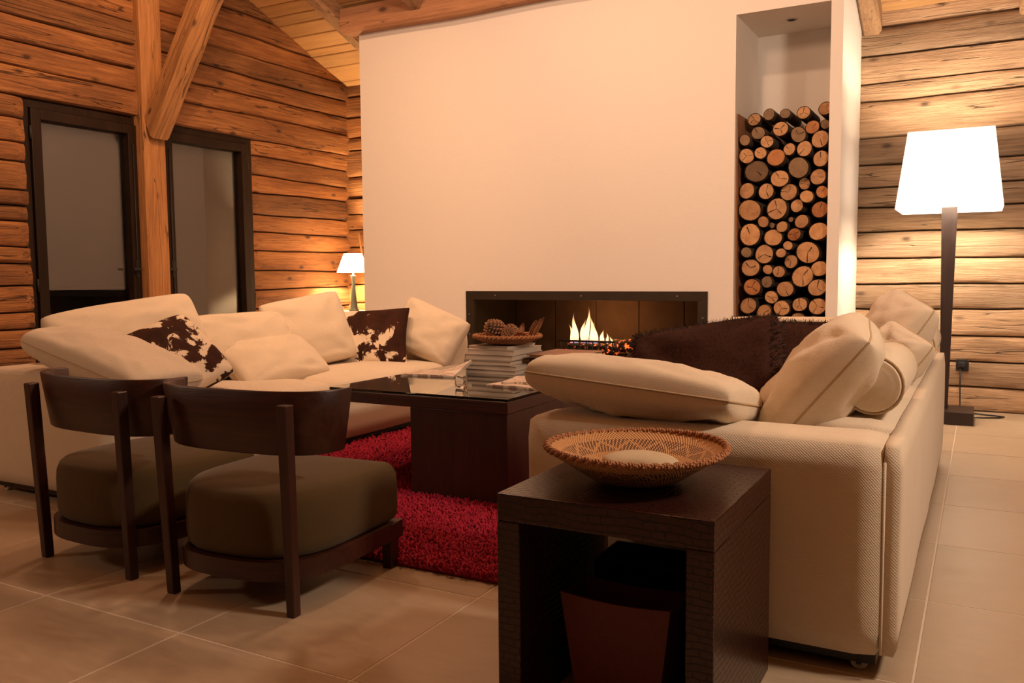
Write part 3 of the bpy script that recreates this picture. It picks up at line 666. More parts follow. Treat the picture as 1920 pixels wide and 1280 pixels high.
# ---------------------------------------------------------------- sofas
def sofa(name, label, x_back, x_front, y0, y1, flip, ztop):
    """x_back outer back face, x_front seat front; arms at both ends"""
    o = thing(name, label, 'sofa', ((x_back+x_front)/2, (y0+y1)/2, 0), 'cream sofas facing each other')
    s = 1 if x_back > x_front else -1                 # back is on the +x side when s=1
    def bx(nm, xa, xb, ya, yb, za, zb, bev=.035, **k):
        return softbox(nm, (min(xa, xb), ya, za), (max(xa, xb), yb, zb), M['cream'], o, bev, **k)
    led = .25
    bx('arm', x_front, x_back-s*.035, y0, y0+.25, .05, ztop, seed=1)
    bx('arm', x_front, x_back-s*.035, y1-.25, y1, .05, ztop, seed=2)
    bx('backrest', x_back-s*led, x_back-s*.034, y0+.252, y1-.252, .05, ztop, .03, seed=3)
    bx('back_panel', x_back-s*.046, x_back, y0+.012, y1-.012, .055, ztop-.004, .022, puff=.004, seed=3)
    bx('base', x_front+s*.012, x_back-s*led, y0+.25, y1-.25, .05, .285, .02, seed=4)
    ym = (y0+y1)/2
    for ya, yb in ((y0+.252, ym), (ym, y1-.252)): bx('seat_cushion', x_front-s*.01, x_back-s*(led-.01), ya, yb, .275, .405, .05, puff=.03, seed=5+ya)
    for sx in (x_front+s*.08, x_back-s*.09):
        for yy in (y0+.07, y1-.07):
            c = lathe('castor', [(.008, -.014), (.019, -.014), (.021, -.011), (.021, .011), (.019, .014), (.008, .014)], M['castor'], o, 20)
            c.rotation_euler = (R(90), 0, 0); c.location = Vector((sx, yy, .021))-o.location
            box('axle', (sx-.006, yy-.02, .016), (sx+.006, yy+.02, .054), M['black'], o, .001)
    box('underframe', (min(x_front, x_back)+.05, y0+.05, .022), (max(x_front, x_back)-.05, y1-.05, .055), M['black'], o, .002)
    # welts along the arm's outer edge
    for off_, zz_ in ((.0, ztop-.03), ):
        xs = x_back-s*.036
        tube('piping', [(xs, y0-.001+.006, .07), (xs, y0-.001, .12), (xs, y0-.001, ztop-.045)], .0035, M['cream2'], o, 6)
    return o
sofa('sofa', 'cream linen sofa standing with its arm beside the croc leather side table', -.155, -1.165, 2.19, 4.98, 1, .590)
sofa('sofa', 'cream linen sofa along the window wall behind the two dark chairs', -4.12, -3.20, 2.29, 5.20, -1, .590)

# ---------------------------------------------------------------- cushions
def cushion(name, label, c, nrm, upv, w, h, t, mat, group, seed=0, sag=.0, pinch=.045, fold=.013, pw=.33, rc=.07, seam=True, furry=False, roll_=0):
    nrm = Vector(nrm).normalized(); upv = Vector(upv); upv = (upv-nrm*upv.dot(nrm)).normalized(); ri = upv.cross(nrm)
    if roll_: q = Matrix.Rotation(R(roll_), 3, nrm); upv = q @ upv; ri = q @ ri
    c = Vector(c); n = 30; o = thing(name, label, 'cushion', c, group); vs = []; fs = []
    def pos(u, v, side):
        x = w/2*u*(1-pinch*(1-v*v)); y = h/2*v*(1-pinch*(1-u*u))
        cf_ = 1-rc*(u*u*v*v)**2; x *= cf_; y *= cf_
        base = max(0, (1-u**2)*(1-v**2)); th = t/2*(base**pw)
        y -= sag*(1-u*u)*(v*.5+.5)                                  # the top edge slumps between the corners
        P = ri*x+upv*y
        f = fold*noise.noise(Vector((u*2.2+seed*3.1, v*2.2, side*2.0+seed)))+.5*fold*noise.noise(Vector((u*6+seed, v*6, side*5.0)))
        # creases running in from the corners
        for cu, cv in ((1, 1), (1, -1), (-1, 1), (-1, -1)):
            du, dv = cu-u, cv-v; rr_ = math.hypot(du, dv)
            if rr_ < 1.1: f += fold*.55*math.sin(math.atan2(dv, du)*9+seed)*max(0, rr_*(1.1-rr_))*2.2
        return P + nrm*side*(th + (f if base > 0 else 0)*min(1, base*4))
    grid = [math.sin(math.pi/2*(2*i/n-1)) for i in range(n+1)]; idx = {}
    for side in (1, -1):
        for i, u in enumerate(grid):
            for j, v in enumerate(grid):
                edge = i in (0, n) or j in (0, n)
                if side == -1 and edge: idx[side, i, j] = idx[1, i, j]; continue
                idx[side, i, j] = len(vs); vs.append(pos(u, v, side))
        for i in range(n):
            for j in range(n):
                q = (idx[side, i, j], idx[side, i+1, j], idx[side, i+1, j+1], idx[side, i, j+1]); fs.append(q if side == 1 else q[::-1])
    cover = mk('cover', vs, fs, mat, o, True, world=False)
    if seam:
        loop = [(i, 0) for i in range(n)]+[(n, j) for j in range(n)]+[(n-i, n) for i in range(n)]+[(0, n-j) for j in range(n)]
        tube('seam', [vs[idx[1, i, j]] for i, j in loop], .0032, M['seam'] if seam == 1 else mat, o, 6, closed=True, world=False)
    if furry:
        g = random.Random(seed+5); fv = []; ff_ = []
        for k in range(furry):
            if g.random() < .55: # along the outline
                u, v = (g.uniform(-1, 1), g.choice([-1, 1])) if g.random() < .5 else (g.choice([-1, 1]), g.uniform(-1, 1))
                u *= g.uniform(.9, 1); v *= g.uniform(.9, 1)
            else: u, v = g.uniform(-1, 1), g.uniform(-1, 1)
            sd_ = g.choice([-1, 1]); p = pos(u, v, sd_); out = (ri*u*abs(u)**3+upv*v*abs(v)**3)*1.2+nrm*sd_*.35+Vector((g.uniform(-.4, .4), g.uniform(-.4, .4), g.uniform(-.1, .4)))
            out.normalize(); L_ = g.uniform(.008, .020)*(1.2 if max(abs(u), abs(v)) > .88 else .5); s_ = out.cross(Vector((g.uniform(-1, 1), g.uniform(-1, 1), g.uniform(-1, 1)))).normalized()*.0011
            b = len(fv); fv += [p-s_, p+s_, p+out*L_*.6+s_*.7-Vector((0, 0, L_*.05)), p+out*L_-Vector((0, 0, L_*.25))]; ff_ += [(b, b+1, b+2), (b, b+2, b+3)]
        fo = mk('fur', fv, ff_, M['fur_tip'], o, False, world=False); fo['kind'] = 'stuff'
    return o
LG, RG = 'cushions on the sofa by the windows', 'cushions on the sofa by the side table'
# --- sofa by the side table
cushion('cushion', 'cream cushion lying flat on the sofa arm above the woven basket', (-.875, 2.41, .655), (.08, .17, .97), (0, 1, -.1), .65, .42, .175, M['cream2'], RG, 1, pinch=.03, pw=.25)
cushion('cushion', 'dark brown hide cushion leaning behind the cushion on the arm', (-.835, 2.90, .615), (-.10, -.86, .40), (.10, .35, 1), .56, .46, .16, M['fur'], RG, 2, furry=5000, seam=False, roll_=14)
cushion('cushion', 'dark brown hide cushion half hidden behind the other hide cushion', (-.66, 3.40, .615), (-.35, -.80, .35), (.1, .3, 1), .44, .42, .15, M['fur'], RG, 3, furry=5000, seam=False)
cushion('cushion', 'wide cream cushion propped on the far arm in front of the firewood', (-.90, 4.58, .58), (-.05, -.90, .35), (0, .3, 1), .68, .40, .20, M['cream2'], RG, 4)
cushion('cushion', 'large cream cushion leaning back onto the near bolster', (-.425, 2.68, .665), (-.76, -.16, .62), (.62, 0, .78), .46, .46, .23, M['cream2'], RG, 5, pinch=.03, pw=.30)
cushion('cushion', 'cream cushion standing tallest on the sofa back near the floor lamp', (-.325, 3.80, .730), (-.75, -.35, .5), (.4, 0, .9), .46, .38, .22, M['cream'], RG, 6)
cushion('cushion', 'small slumped cream cushion between the bolsters on the sofa back', (-.285, 3.50, .675), (-.6, -.6, .5), (.4, 0, .8), .28, .24, .16, M['cream'], RG, 7)
def bolster(label, p0, length, r, group):
    o = thing('bolster', label, 'bolster', p0, group); n = 28
    prof = [(.001, -.006), (r*.55, -.004), (r*.88, 0), (r, .014), (r*1.01, length*.5), (r, length-.014), (r*.88, length), (r*.55, length+.004), (.001, length+.006)]
    c = lathe('cover', prof, M['cream2'], o, n); c.rotation_euler = (R(-90), 0, 0)
    for y in (.007, length-.007): tube('piping', [(r*.985*math.cos(2*math.pi*k/28), y, r*.985*math.sin(2*math.pi*k/28)) for k in range(28)], .0035, M['seam'], o, 6, closed=True, world=False)
    return o
bolster('round cream bolster at the near end of the sofa back beside the large cream cushion', (-.262, 2.56, .683), .55, .082, RG)
bolster('round cream bolster at the far end of the sofa back near the lamp pole', (-.245, 3.95, .683), .55, .080, RG)
# --- sofa by the windows
cushion('cushion', 'long cream back cushion below the left window', (-3.86, 2.92, .715), (.80, -.25, .5), (-.5, 0, .85), .80, .34, .24, M['cream'], LG, 11, pw=.3)
cushion('cushion', 'cream cushion sagging over the near arm beside the cowhide cushion', (-3.42, 2.50, .630), (.26, .06, .95), (-.1, .9, 0), .72, .44, .21, M['cream'], LG, 12, pw=.27, pinch=.03)
cushion('cushion', 'brown and white cowhide cushion leaning next to the near arm', (-3.54, 2.90, .585), (.62, -.35, .68), (-.60, .1, .75), .48, .46, .20, M['cow1'], LG, 13, seam=False, roll_=14)
cushion('cushion', 'cream back cushion in the middle of the window sofa', (-3.80, 3.64, .62), (.86, 0, .5), (-.5, 0, .86), .78, .36, .22, M['cream'], LG, 14, pw=.3)
cushion('cushion', 'slumped cream cushion lying on the seat in front of the middle back cushion', (-3.62, 3.70, .50), (.62, -.05, .8), (-.8, 0, .6), .68, .36, .20, M['cream'], LG, 15, pw=.3)
cushion('cushion', 'square cream cushion with a raised corner in front of the table lamp', (-3.80, 4.20, .645), (.80, -.45, .34), (-.3, .15, .95), .56, .48, .20, M['cream'], LG, 16, roll_=9)
cushion('cushion', 'square cowhide cushion with a dark upper corner standing on the seat', (-3.66, 4.58, .575), (.35, -.88, .33), (-.1, .35, 1), .64, .42, .17, M['cow2'], LG, 17, seam=False, roll_=4, pinch=.09, rc=.02)
cushion('cushion', 'cream cushion bulging over the far arm by the fireplace', (-3.36, 4.92, .60), (.40, -.80, .40), (.05, .4, .9), .50, .38, .25, M['cream'], LG, 18, roll_=-13, pw=.28)

# ---------------------------------------------------------------- rug
rx0, rx1, ry0, ry1 = -3.19, -1.17, 2.34, 5.0
rug = thing('rug', 'deep red shaggy wool rug under the coffee table', 'rug', ((rx0+rx1)/2, (ry0+ry1)/2, 0))
box('backing', (rx0, ry0, .001), (rx1, ry1, .012), M['rugbase'], rug, .004)
g = random.Random(8); vs = []; fs = []
yy = ry0
while yy < ry1:
    st = .0105 if yy < 3.6 else .017; xx = rx0
    while xx < rx1:
        x = xx+g.uniform(-.5, .5)*st; y = yy+g.uniform(-.5, .5)*st; xx += st
        if not (rx0-.004 < x < rx1+.004): continue
        hgt = g.uniform(.016, .034); lx, ly = g.gauss(0, .010), g.gauss(0, .010); wd3 = st*.50; a0 = g.uniform(0, 2); b = len(vs)
        for k in range(3):
            a = a0+k*2.094; vs.append((x+math.cos(a)*wd3*.8, y+math.sin(a)*wd3*.8, .010))
        for k in range(3):
            a = a0+k*2.094+.5; vs.append((x+lx*.8+math.cos(a)*wd3, y+ly*.8+math.sin(a)*wd3, .010+hgt*.8))
        vs.append((x+lx, y+ly, .010+hgt))
        for k in range(3):
            m_ = (k+1) % 3; fs.append((b+k, b+m_, b+3+m_, b+3+k)); fs.append((b+3+k, b+3+m_, b+6))
    yy += st
pl = mk('pile', vs, fs, M['rug'], rug, True); pl['kind'] = 'stuff'

# ---------------------------------------------------------------- coffee table
TX0, TX1, TY0, TY1, TZ = -2.68, -1.72, 3.09, 4.80, .48
ct = thing('coffee_table', 'large dark wood coffee table with a glass top and block legs on the red rug', 'table', ((TX0+TX1)/2, (TY0+TY1)/2, 0))
box('table_top', (TX0, TY0, TZ-.064), (TX1, TY1, TZ-.013), M['wenge_x'], ct, .003)
box('glass_top', (TX0+.001, TY0+.001, TZ-.0125), (TX1-.001, TY1-.001, TZ), M['tableglass'], ct, .002)
for lo, hi in (((-2.22, TY0+.005, .012), (TX1-.005, TY0+.80, TZ-.064)), ((TX0+.005, TY1-.80, .012), (-2.20, TY1-.005, TZ-.064))): box('leg', lo, hi, M['wenge_z'], ct, .003)
# things on it
def paper(name, label, c, w, d, rot, z, lift, seed):
    n, m_ = 10, 8; vs = []; fs = []; cr, sr = math.cos(R(rot)), math.sin(R(rot)); P = []
    for lay in (0, 1):
        for i in range(n+1):
            for j in range(m_+1):
                u, v = i/n-.5, j/m_-.5; x, y = u*w, v*d
                zz_ = z+.0005+(.011 if lay else 0)*(1-.6*abs(u))+lift*max(0, u+.1)**1.5*max(0, v+.5)+.002*noise.noise(Vector((u*4, v*4, seed)))
                if not lay: zz_ = z+.0005+lift*max(0, u+.1)**1.5*max(0, v+.5)*.8
                vs.append((c[0]+x*cr-y*sr, c[1]+x*sr+y*cr, zz_))
    q = (n+1)*(m_+1)
    for lay in (0, 1):
        for i in range(n):
            for j in range(m_):
                a = lay*q+i*(m_+1)+j; f = (a, a+m_+1, a+m_+2, a+1); fs.append(f if lay else f[::-1])
    ring = [i*(m_+1) for i in range(n+1)]+[n*(m_+1)+j for j in range(1, m_+1)]+[i*(m_+1)+m_ for i in range(n-1, -1, -1)]+[j for j in range(m_-1, 0, -1)]
    for k in range(len(ring)): a, b = ring[k], ring[(k+1) % len(ring)]; fs.append((a, b, q+b, q+a))
    return tag(mk(name, vs, fs, M['news'], None, False), label, 'newspaper')
paper('newspaper', 'folded newspaper lying by the glass tumbler at the sofa side of the table', (-2.50, 3.725), .31, .21, 6, TZ, .14, 1)
paper('newspaper', 'folded newspaper under another at the edge of the glass table top', (-1.86, 3.53), .30, .24, -6, TZ, 0, 2)
paper('newspaper', 'newspaper on top of the pair half hidden by the arm cushion', (-1.84, 3.60), .28, .24, 10, TZ+.012, .06, 3)
tm = thing('tumbler', 'small clear glass tumbler on the coffee table', 'glass', (-2.09, 3.32, TZ))
lathe('glass', [(.001, .0005), (.023, .0005), (.028, .006), (.0305, .026), (.027, .054), (.0255, .054), (.0285, .026), (.025, .014), (.001, .011)], M['glass'], tm, 28)
def book(label, x0, y0, w, d, z0, z1, rot, ccol, group):
    o = thing('book', label, 'book', (x0+w/2, y0+d/2, z0), group, rotz=R(rot)); t = z1-z0; cv = plain('book_cover', ccol, .6, noise_amt=.1)
    box('pages', (-w/2+.004, -d/2+.004, .0025), (w/2-.003, d/2-.004, t-.0025), M['page'], o, 0, world=False)
    box('cover_board', (-w/2, -d/2, 0), (w/2, d/2, .0024), cv, o, 0, world=False); box('cover_board', (-w/2, -d/2, t-.0024), (w/2, d/2, t), cv, o, 0, world=False)
    box('spine', (-w/2, -d/2, .0024), (-w/2+.003, d/2, t-.0024), cv, o, 0, world=False); return o
BG = 'books stacked on the coffee table'; z = TZ
for i, (th, w_, d_, dx, dy, rot, lab, cc) in enumerate([(.022, .30, .36, 0, 0, 0, 'lowest pale grey book of the stack under the wicker bowl', (.42, .36, .30)), (.024, .30, .36, .0, .0, 1, 'second book from the bottom of the stack under the wicker bowl', (.45, .38, .31)),
        (.024, .285, .35, -.01, .0, -1, 'third book from the bottom of the stack under the wicker bowl', (.36, .30, .25)), (.028, .29, .35, -.01, .005, 0, 'thick fourth book from the bottom of the stack under the wicker bowl', (.30, .25, .21)), (.028, .28, .34, .0, .01, 2, 'cream book second from the top of the stack under the wicker bowl', (.60, .52, .42)), (.016, .24, .30, .01, .02, -2, 'thin topmost book directly beneath the wicker bowl', (.55, .48, .40))]):
    book(lab, -2.40+dx, 3.86+dy, w_, d_, z, z+th, rot, cc, BG); z += th+.0004
bw = thing('wicker_bowl', 'shallow brown wicker bowl of pine cones on the book stack', 'bowl', (-2.235, 4.02, z))
lathe('bowl_wall', [(.001, .001), (.08, .001), (.13, .012), (.165, .030), (.18, .045), (.174, .047), (.155, .034), (.12, .019), (.07, .008), (.001, .007)], M['wicker'], bw, 40)
def rope_rim(parent, R0, zc, r, turns, mat, wav=0):
    for s_ in (0, 1):
        tube('rim_strand', [((R0+r*.6*math.cos(turns*a+s_*math.pi))*math.cos(a), (R0+r*.6*math.cos(turns*a+s_*math.pi))*math.sin(a), zc+r*.6*math.sin(turns*a+s_*math.pi)+wav*math.sin(a*2)) for a in [2*math.pi*k/200 for k in range(200)]], r*.75, mat, parent, 6, closed=True, world=False)
rope_rim(bw, .179, .046, .009, 22, M['wicker'])
def pine_cone(label, loc, L_, r, tilt, seed, parent=None):
    o = thing('pine_cone', label, 'pine cone', loc, 'pine cones in the wicker bowl'); g = random.Random(seed); vs = []; fs = []
    mt = Matrix.Rotation(R(tilt[0]), 3, 'X') @ Matrix.Rotation(R(tilt[1]), 3, 'Y'); n = 110
    for k in range(n):
        t = k/n; a = k*2.39996; rad_ = r*math.sin(math.pi*(t*.86+.10))**.75; zc = -L_/2+L_*t; s_ = r*.30*(1-.45*t)
        ra = Vector((math.cos(a), math.sin(a), 0)); ta = Vector((-math.sin(a), math.cos(a), 0)); u_ = Vector((0, 0, 1)); p = ra*rad_*.55+u_*zc; tip = ra*rad_+u_*(zc+s_*.5); b = len(vs)
        vs += [mt @ q for q in (p-ta*s_*.5, p+ta*s_*.5, tip+ta*s_*.75, tip+u_*s_*.55+ra*s_*.1, tip-ta*s_*.75, tip-u_*s_*.3+ra*s_*.25)]
        fs += [(b, b+1, b+2, b+5), (b, b+5, b+4), (b+5, b+2, b+3), (b+5, b+3, b+4), (b, b+4, b+3), (b+1, b+3, b+2), (b, b+3, b+1)]
    mk('scales', vs, fs, M['cone'], o, False, world=False)
    core = [( r*.55*math.sin(math.pi*(t*.86+.10)), -L_/2+L_*t) for t in [k/8 for k in range(9)]]
    c = lathe('core', core, M['bark'], o, 12); c.rotation_euler = mt.to_euler(); return o
bz_ = z
pine_cone('big round pine cone in the wicker bowl', (-2.30, 4.00, bz_+.075), .12, .060, (35, -25), 1)
pine_cone('smaller pine cone lying beside the big one', (-2.205, 3.985, bz_+.055), .10, .043, (80, 40), 2)
pine_cone('pine cone at the back of the wicker bowl', (-2.255, 4.095, bz_+.060), .10, .045, (60, -60), 3)
def petal(label, base, tip, wd_, curl, seed):
    base, tip = Vector(base), Vector(tip); d = tip-base; L_ = d.length; d.normalize(); s_ = d.cross(Vector((.3, -1, .2))).normalized(); u_ = s_.cross(d); vs = []; fs = []; n = 10
    for i in range(n+1):
        t = i/n; wv_ = wd_*math.sin(math.pi*(t*.9+.08))**.8; c = base+d*L_*t+u_*curl*math.sin(t*math.pi)
        for q, dz in ((-1, .012), (-.5, .003), (0, 0), (.5, .003), (1, .012)): vs.append(c+s_*wv_*q+u_*dz*abs(q))
    for lay in (1,):
        for i in range(n):
            for k in range(4): fs.append((i*5+k, i*5+k+1, (i+1)*5+k+1, (i+1)*5+k))
    nb = len(vs); vs += [v+u_*-.003 for v in vs[:nb]]; fs += [tuple(nb+k for k in f[::-1]) for f in fs[:]]
    rim = [i*5 for i in range(n+1)]+[n*5+k for k in range(1, 5)]+[i*5+4 for i in range(n-1, -1, -1)]+[3, 2, 1]
    for k in range(len(rim)): a, b = rim[k], rim[(k+1) % len(rim)]; fs.append((a, nb+a, nb+b, b))
    return tag(mk('dried_pod', vs, fs, M['pod'], None, True), label, 'dried pod', 'dried pods in the wicker bowl')
petal('dried pod standing upright behind the small pine cone', (-2.165, 4.03, bz_+.03), (-2.15, 4.05, bz_+.115), .016, .004, 1)
for i, (tx, hz) in enumerate(((-2.11, .13), (-2.082, .138), (-2.062, .145))): petal('slender dried pod in the upright cluster at the rim of the wicker bowl', (-2.12+.008*i, 4.06, bz_+.035), (tx+.02, 4.08, bz_+hz), .013, .006, 2+i)
petal('curled tan pod lying over the front rim of the wicker bowl', (-2.285, 3.885, bz_+.055), (-2.195, 3.855, bz_+.040), .016, .012, 6)
petal('flat dried pod lying on the right of the wicker bowl', (-2.16, 3.97, bz_+.045), (-2.075, 3.96, bz_+.055), .018, .010, 7)
# black boxes with the leather folder, magazines
bxs = thing('black_box', 'black lacquer box under the brown leather folder on the coffee table', 'box', (-1.99, 4.14, TZ))
box('body', (-2.075, 3.98, TZ), (-1.835, 4.31, TZ+.050), M['black'], bxs, .004); box('lid', (-2.08, 3.975, TZ+.051), (-1.83, 4.315, TZ+.082), M['black'], bxs, .004)
box('clasp', (-2.04, 3.970, TZ+.038), (-2.015, 3.975, TZ+.06), M['metal'], bxs, .001)
fo = thing('leather_folder', 'brown leather folder lying on the black box', 'folder', (-1.99, 4.14, TZ+.082)); LM = plain('tan_leather', (.22, .085, .034), .45, noise_amt=.2, nscale=60, bstr=.1)
box('cover', (-2.085, 3.96, TZ+.0825), (-1.80, 4.32, TZ+.087), LM, fo, .002); box('papers', (-2.075, 3.97, TZ+.087), (-1.807, 4.312, TZ+.096), M['page'], fo, .001); box('cover', (-2.087, 3.958, TZ+.096), (-1.798, 4.322, TZ+.101), LM, fo, .002)
def magcol(name, a, b, c):
    m, nt, bs, L = new_mat(name); n = noise_tex(nt, coords(nt, (7, 9, 7)), 1, 2); r = ramp(nt, [(.38, a), (.5, b), (.6, c)]); L.new(n, r.inputs[0]); L.new(r.outputs[0], bs.inputs['Base Color']); bs.inputs['Roughness'].default_value = .3; return m
for i, (x, y, rot, lab, cc) in enumerate([(-1.93, 4.60, 6, 'glossy magazine with a reddish cover near the fireplace end of the table', ((.45, .10, .08), (.62, .45, .36), (.30, .16, .12))), (-1.84, 4.62, -12, 'glossy magazine laid slanting across the reddish one', ((.55, .42, .36), (.62, .12, .10), (.66, .55, .46)))]):
    o = thing('magazine', lab, 'magazine', (x, y, TZ+.0005+i*.012), rotz=R(rot)); box('pages', (-.10, -.135, 0), (.10, .135, .009), M['page'], o, 0, world=False); box('cover', (-.1015, -.1365, .009), (.1015, .1365, .0105), magcol('magazine_cover', *cc), o, 0, world=False)

# ---------------------------------------------------------------- chairs
def chair(label, loc, rot):
    o = thing('lounge_chair', label, 'chair', loc, 'low dark wood lounge chairs', rotz=R(rot))
    def arc(hw, ry, yc, y1, n=28):
        pts = [(hw, y1)]+[(hw*math.copysign(abs(math.sin(t))**.72, math.sin(t)), yc-ry*abs(math.cos(t))**.60) for t in [math.pi/2-math.pi*k/n for k in range(n+1)]]+[(-hw, y1)]; return pts
    def extr(nm, outl, z0, z1, mat, rnd_=0, crown=0):
        n = len(outl); cx = sum(p[0] for p in outl)/n; cy = sum(p[1] for p in outl)/n; vs = []; fs = []
        lv = [(z0, 1)] if not rnd_ else [(z0, 1-.05), (z0+rnd_*.3, 1-.012), (z0+rnd_, 1)]
        lv += [(z1, 1)] if not rnd_ else [(z1-rnd_*1.6, 1.0), (z1-rnd_*.9, .99), (z1-rnd_*.35, .955), (z1-rnd_*.06, .90), (z1+crown*.4, .75), (z1+crown*.8, .45), (z1+crown, .15)]
        for z_, s_ in lv:
            for x, y in outl: vs.append((cx+(x-cx)*s_, cy+(y-cy)*s_, z_))
        for i in range(len(lv)-1):
            for k in range(n): fs.append((i*n+k, i*n+(k+1) % n, (i+1)*n+(k+1) % n, (i+1)*n+k))
        fs += [tuple(range(n))[::-1], tuple(range((len(lv)-1)*n, len(lv)*n))]
        bm = bmesh.new(); bv = [bm.verts.new(v) for v in vs]; [bm.faces.new([bv[k] for k in f]) for f in fs]
        return autosmooth(from_bm(nm, bm, mat, o, world=False), 40)
    out = arc(.275, .34, .30, .515)
    # densify straight sides
    dens = []
    for a, b in zip(out, out[1:]+out[:1]):
        m_ = max(1, int(math.hypot(b[0]-a[0], b[1]-a[1])/.05))
        for k in range(m_): dens.append((a[0]+(b[0]-a[0])*k/m_, a[1]+(b[1]-a[1])*k/m_))
    extr('seat', [(x*.985, y*.985+.004) for x, y in dens], .160, .365, M['velvet'], .045, .018)
    extr('seat_frame', arc(.283, .348, .30, .525), .098, .156, M['wenge_x'])
    for s_ in (-1, 1):
        bm = bmesh.new(); bm_box(bm, (s_*.238-.018, -.026, 0), (s_*.238+.018, .012, .632), .003, 1)
        for v in bm.verts:
            if v.co.z < .1: v.co.x = s_*.238+(v.co.x-s_*.238)*.82; v.co.y = -.009+(v.co.y+.009)*.85
            else: v.co.y -= .024; v.co.x += s_*.008
        autosmooth(from_bm('rear_leg', bm, M['wenge_z'], o, world=False))
        bm = bmesh.new(); bm_box(bm, (s_*.262-.022, .452, 0), (s_*.262+.022, .500, .155), .003, 1)
        for v in bm.verts:
            if v.co.z < .05: v.co.x = s_*.262+(v.co.x-s_*.262)*.85
        autosmooth(from_bm('front_leg', bm, M['wenge_z'], o, world=False))
    # bent backrest, wider at the top than at the bottom
    n = 40; vs = []; fs = []; th = .017
    for iz, (zz_, k_) in enumerate(((.472, .90), (.476, .905), (.57, .955), (.661, 1.0), (.665, 1.003))):
        for inner in (0, 1):
            for i in range(n+1):
                t = R(-89+178*i/n); hw = .345*k_-(th if inner else 0); ry = .195*k_-(th if inner else 0)
                if iz in (0, 4): hw += -.003 if not inner else .003; ry += -.003 if not inner else .003
                vs.append((hw*math.copysign(abs(math.sin(t))**.667, math.sin(t)), .172-ry*max(0, math.cos(t))**.667, zz_))
    W = n+1
    def id_(iz, inner, i): return iz*2*W+inner*W+i
    for iz in range(4):
        for i in range(n):
            fs.append((id_(iz, 0, i), id_(iz, 0, i+1), id_(iz+1, 0, i+1), id_(iz+1, 0, i))); fs.append((id_(iz, 1, i), id_(iz+1, 1, i), id_(iz+1, 1, i+1), id_(iz, 1, i+1)))
        for i in (0, n): fs.append((id_(iz, 0, i), id_(iz+1, 0, i), id_(iz+1, 1, i), id_(iz, 1, i)))
    for iz in (0, 4):
        for i in range(n): fs.append((id_(iz, 0, i), id_(iz, 1, i), id_(iz, 1, i+1), id_(iz, 0, i+1)))
    bm = bmesh.new(); bv = [bm.verts.new(v) for v in vs]; [bm.faces.new([bv[k] for k in f]) for f in fs]
    autosmooth(from_bm('backrest', bm, M['wenge_x'], o, world=False), 50)
    return o
chair('dark wood lounge chair with an olive seat, nearer the coffee table', (-1.990, 1.832, 0), 3.8)
chair('dark wood lounge chair with an olive seat, beside the arm of the window sofa', (-2.69, 1.842, 0), -1.7)

# ---------------------------------------------------------------- croc leather side table and what is on and in it
SX0, SX1, SY0, SY1, SZ = -.936, -.445, 1.628, 2.14, .515
stb = thing('side_table', 'cube side table covered in dark brown croc embossed leather', 'side table', ((SX0+SX1)/2, (SY0+SY1)/2, 0))
box('top', (SX0, SY0, SZ-.062), (SX1, SY1, SZ), M['croc'], stb, .003)
box('side_panel', (SX0, SY0, 0), (SX0+.058, SY1, SZ-.062), M['croc'], stb, .003); box('side_panel', (SX1-.058, SY0, 0), (SX1, SY1, SZ-.062), M['croc'], stb, .003)
def tapered_box(name, label, c, wt, dt, wb, db, h, th, mat, dip=0):
    n = 8; vs = []; fs = []
    def ring(w_, d_, z_, dp):
        r_ = []
        for sx, sy, ex, ey in ((-1, -1, 1, -1), (1, -1, 1, 1), (1, 1, -1, 1), (-1, 1, -1, -1)):
            for k in range(n):
                t = k/n; x = (sx+(ex-sx)*t)*w_/2; y = (sy+(ey-sy)*t)*d_/2; r_.append((x, y, z_-dp*math.sin(math.pi*t)))
        return r_
    rings = [ring(wb, db, 0, 0), ring(wt, dt, h, dip), ring(wt-2*th, dt-2*th, h, dip), ring(wb-2*th, db-2*th, .012, 0)]; q = 4*n
    for r_ in rings: vs += r_
    for i in range(3):
        for k in range(q): fs.append((i*q+k, i*q+(k+1) % q, (i+1)*q+(k+1) % q, (i+1)*q+k))
    fs += [tuple(range(q))[::-1], tuple(range(3*q, 4*q))]
    bm = bmesh.new(); bv = [bm.verts.new(v) for v in vs]; [bm.faces.new([bv[k] for k in f]) for f in fs]
    o = autosmooth(from_bm(name, bm, mat), 30); o.location = c; return tag(o, label, 'basket')
tapered_box('waste_basket', 'maroon leather basket with flaring sides under the side table', (-.70, 1.80, .0), .262, .13, .19, .10, .272, .006, M['maroon'], .008)
wbk = tapered_box('storage_basket', 'dark woven box standing behind the maroon basket', (-.69, 2.03, .0), .30, .16, .28, .15, .285, .008, M['darkweave'])
bk = thing('woven_basket', 'shallow tan woven basket with a dark zigzag pattern on the side table', 'basket', (-.700, 1.872, SZ))
lathe('bowl', [(.001, .0005), (.075, .0005), (.11, .012), (.155, .042), (.195, .068), (.212, .080), (.206, .083), (.188, .072), (.15, .049), (.105, .021), (.07, .010), (.001, .009)], M['basket'], bk, 64)
rope_rim(bk, .208, .082, .0072, 26, M['wicker'], .003)
bm = bmesh.new(); bmesh.ops.create_icosphere(bm, subdivisions=4, radius=1)
for v in bm.verts:
    q = v.co; v.co = Vector((q.x*.092*(1+.05*noise.noise(q*1.3)), q.y*.062*(1+.06*noise.noise(q*1.7)), q.z*.027))
stn = from_bm('flat_stone', bm, M['stone'], None, True); stn.location = (-.685, 1.868, SZ+.046); stn.rotation_euler = (0, 0, R(8)); tag(stn, 'flat oval beige stone lying in the woven basket', 'stone')

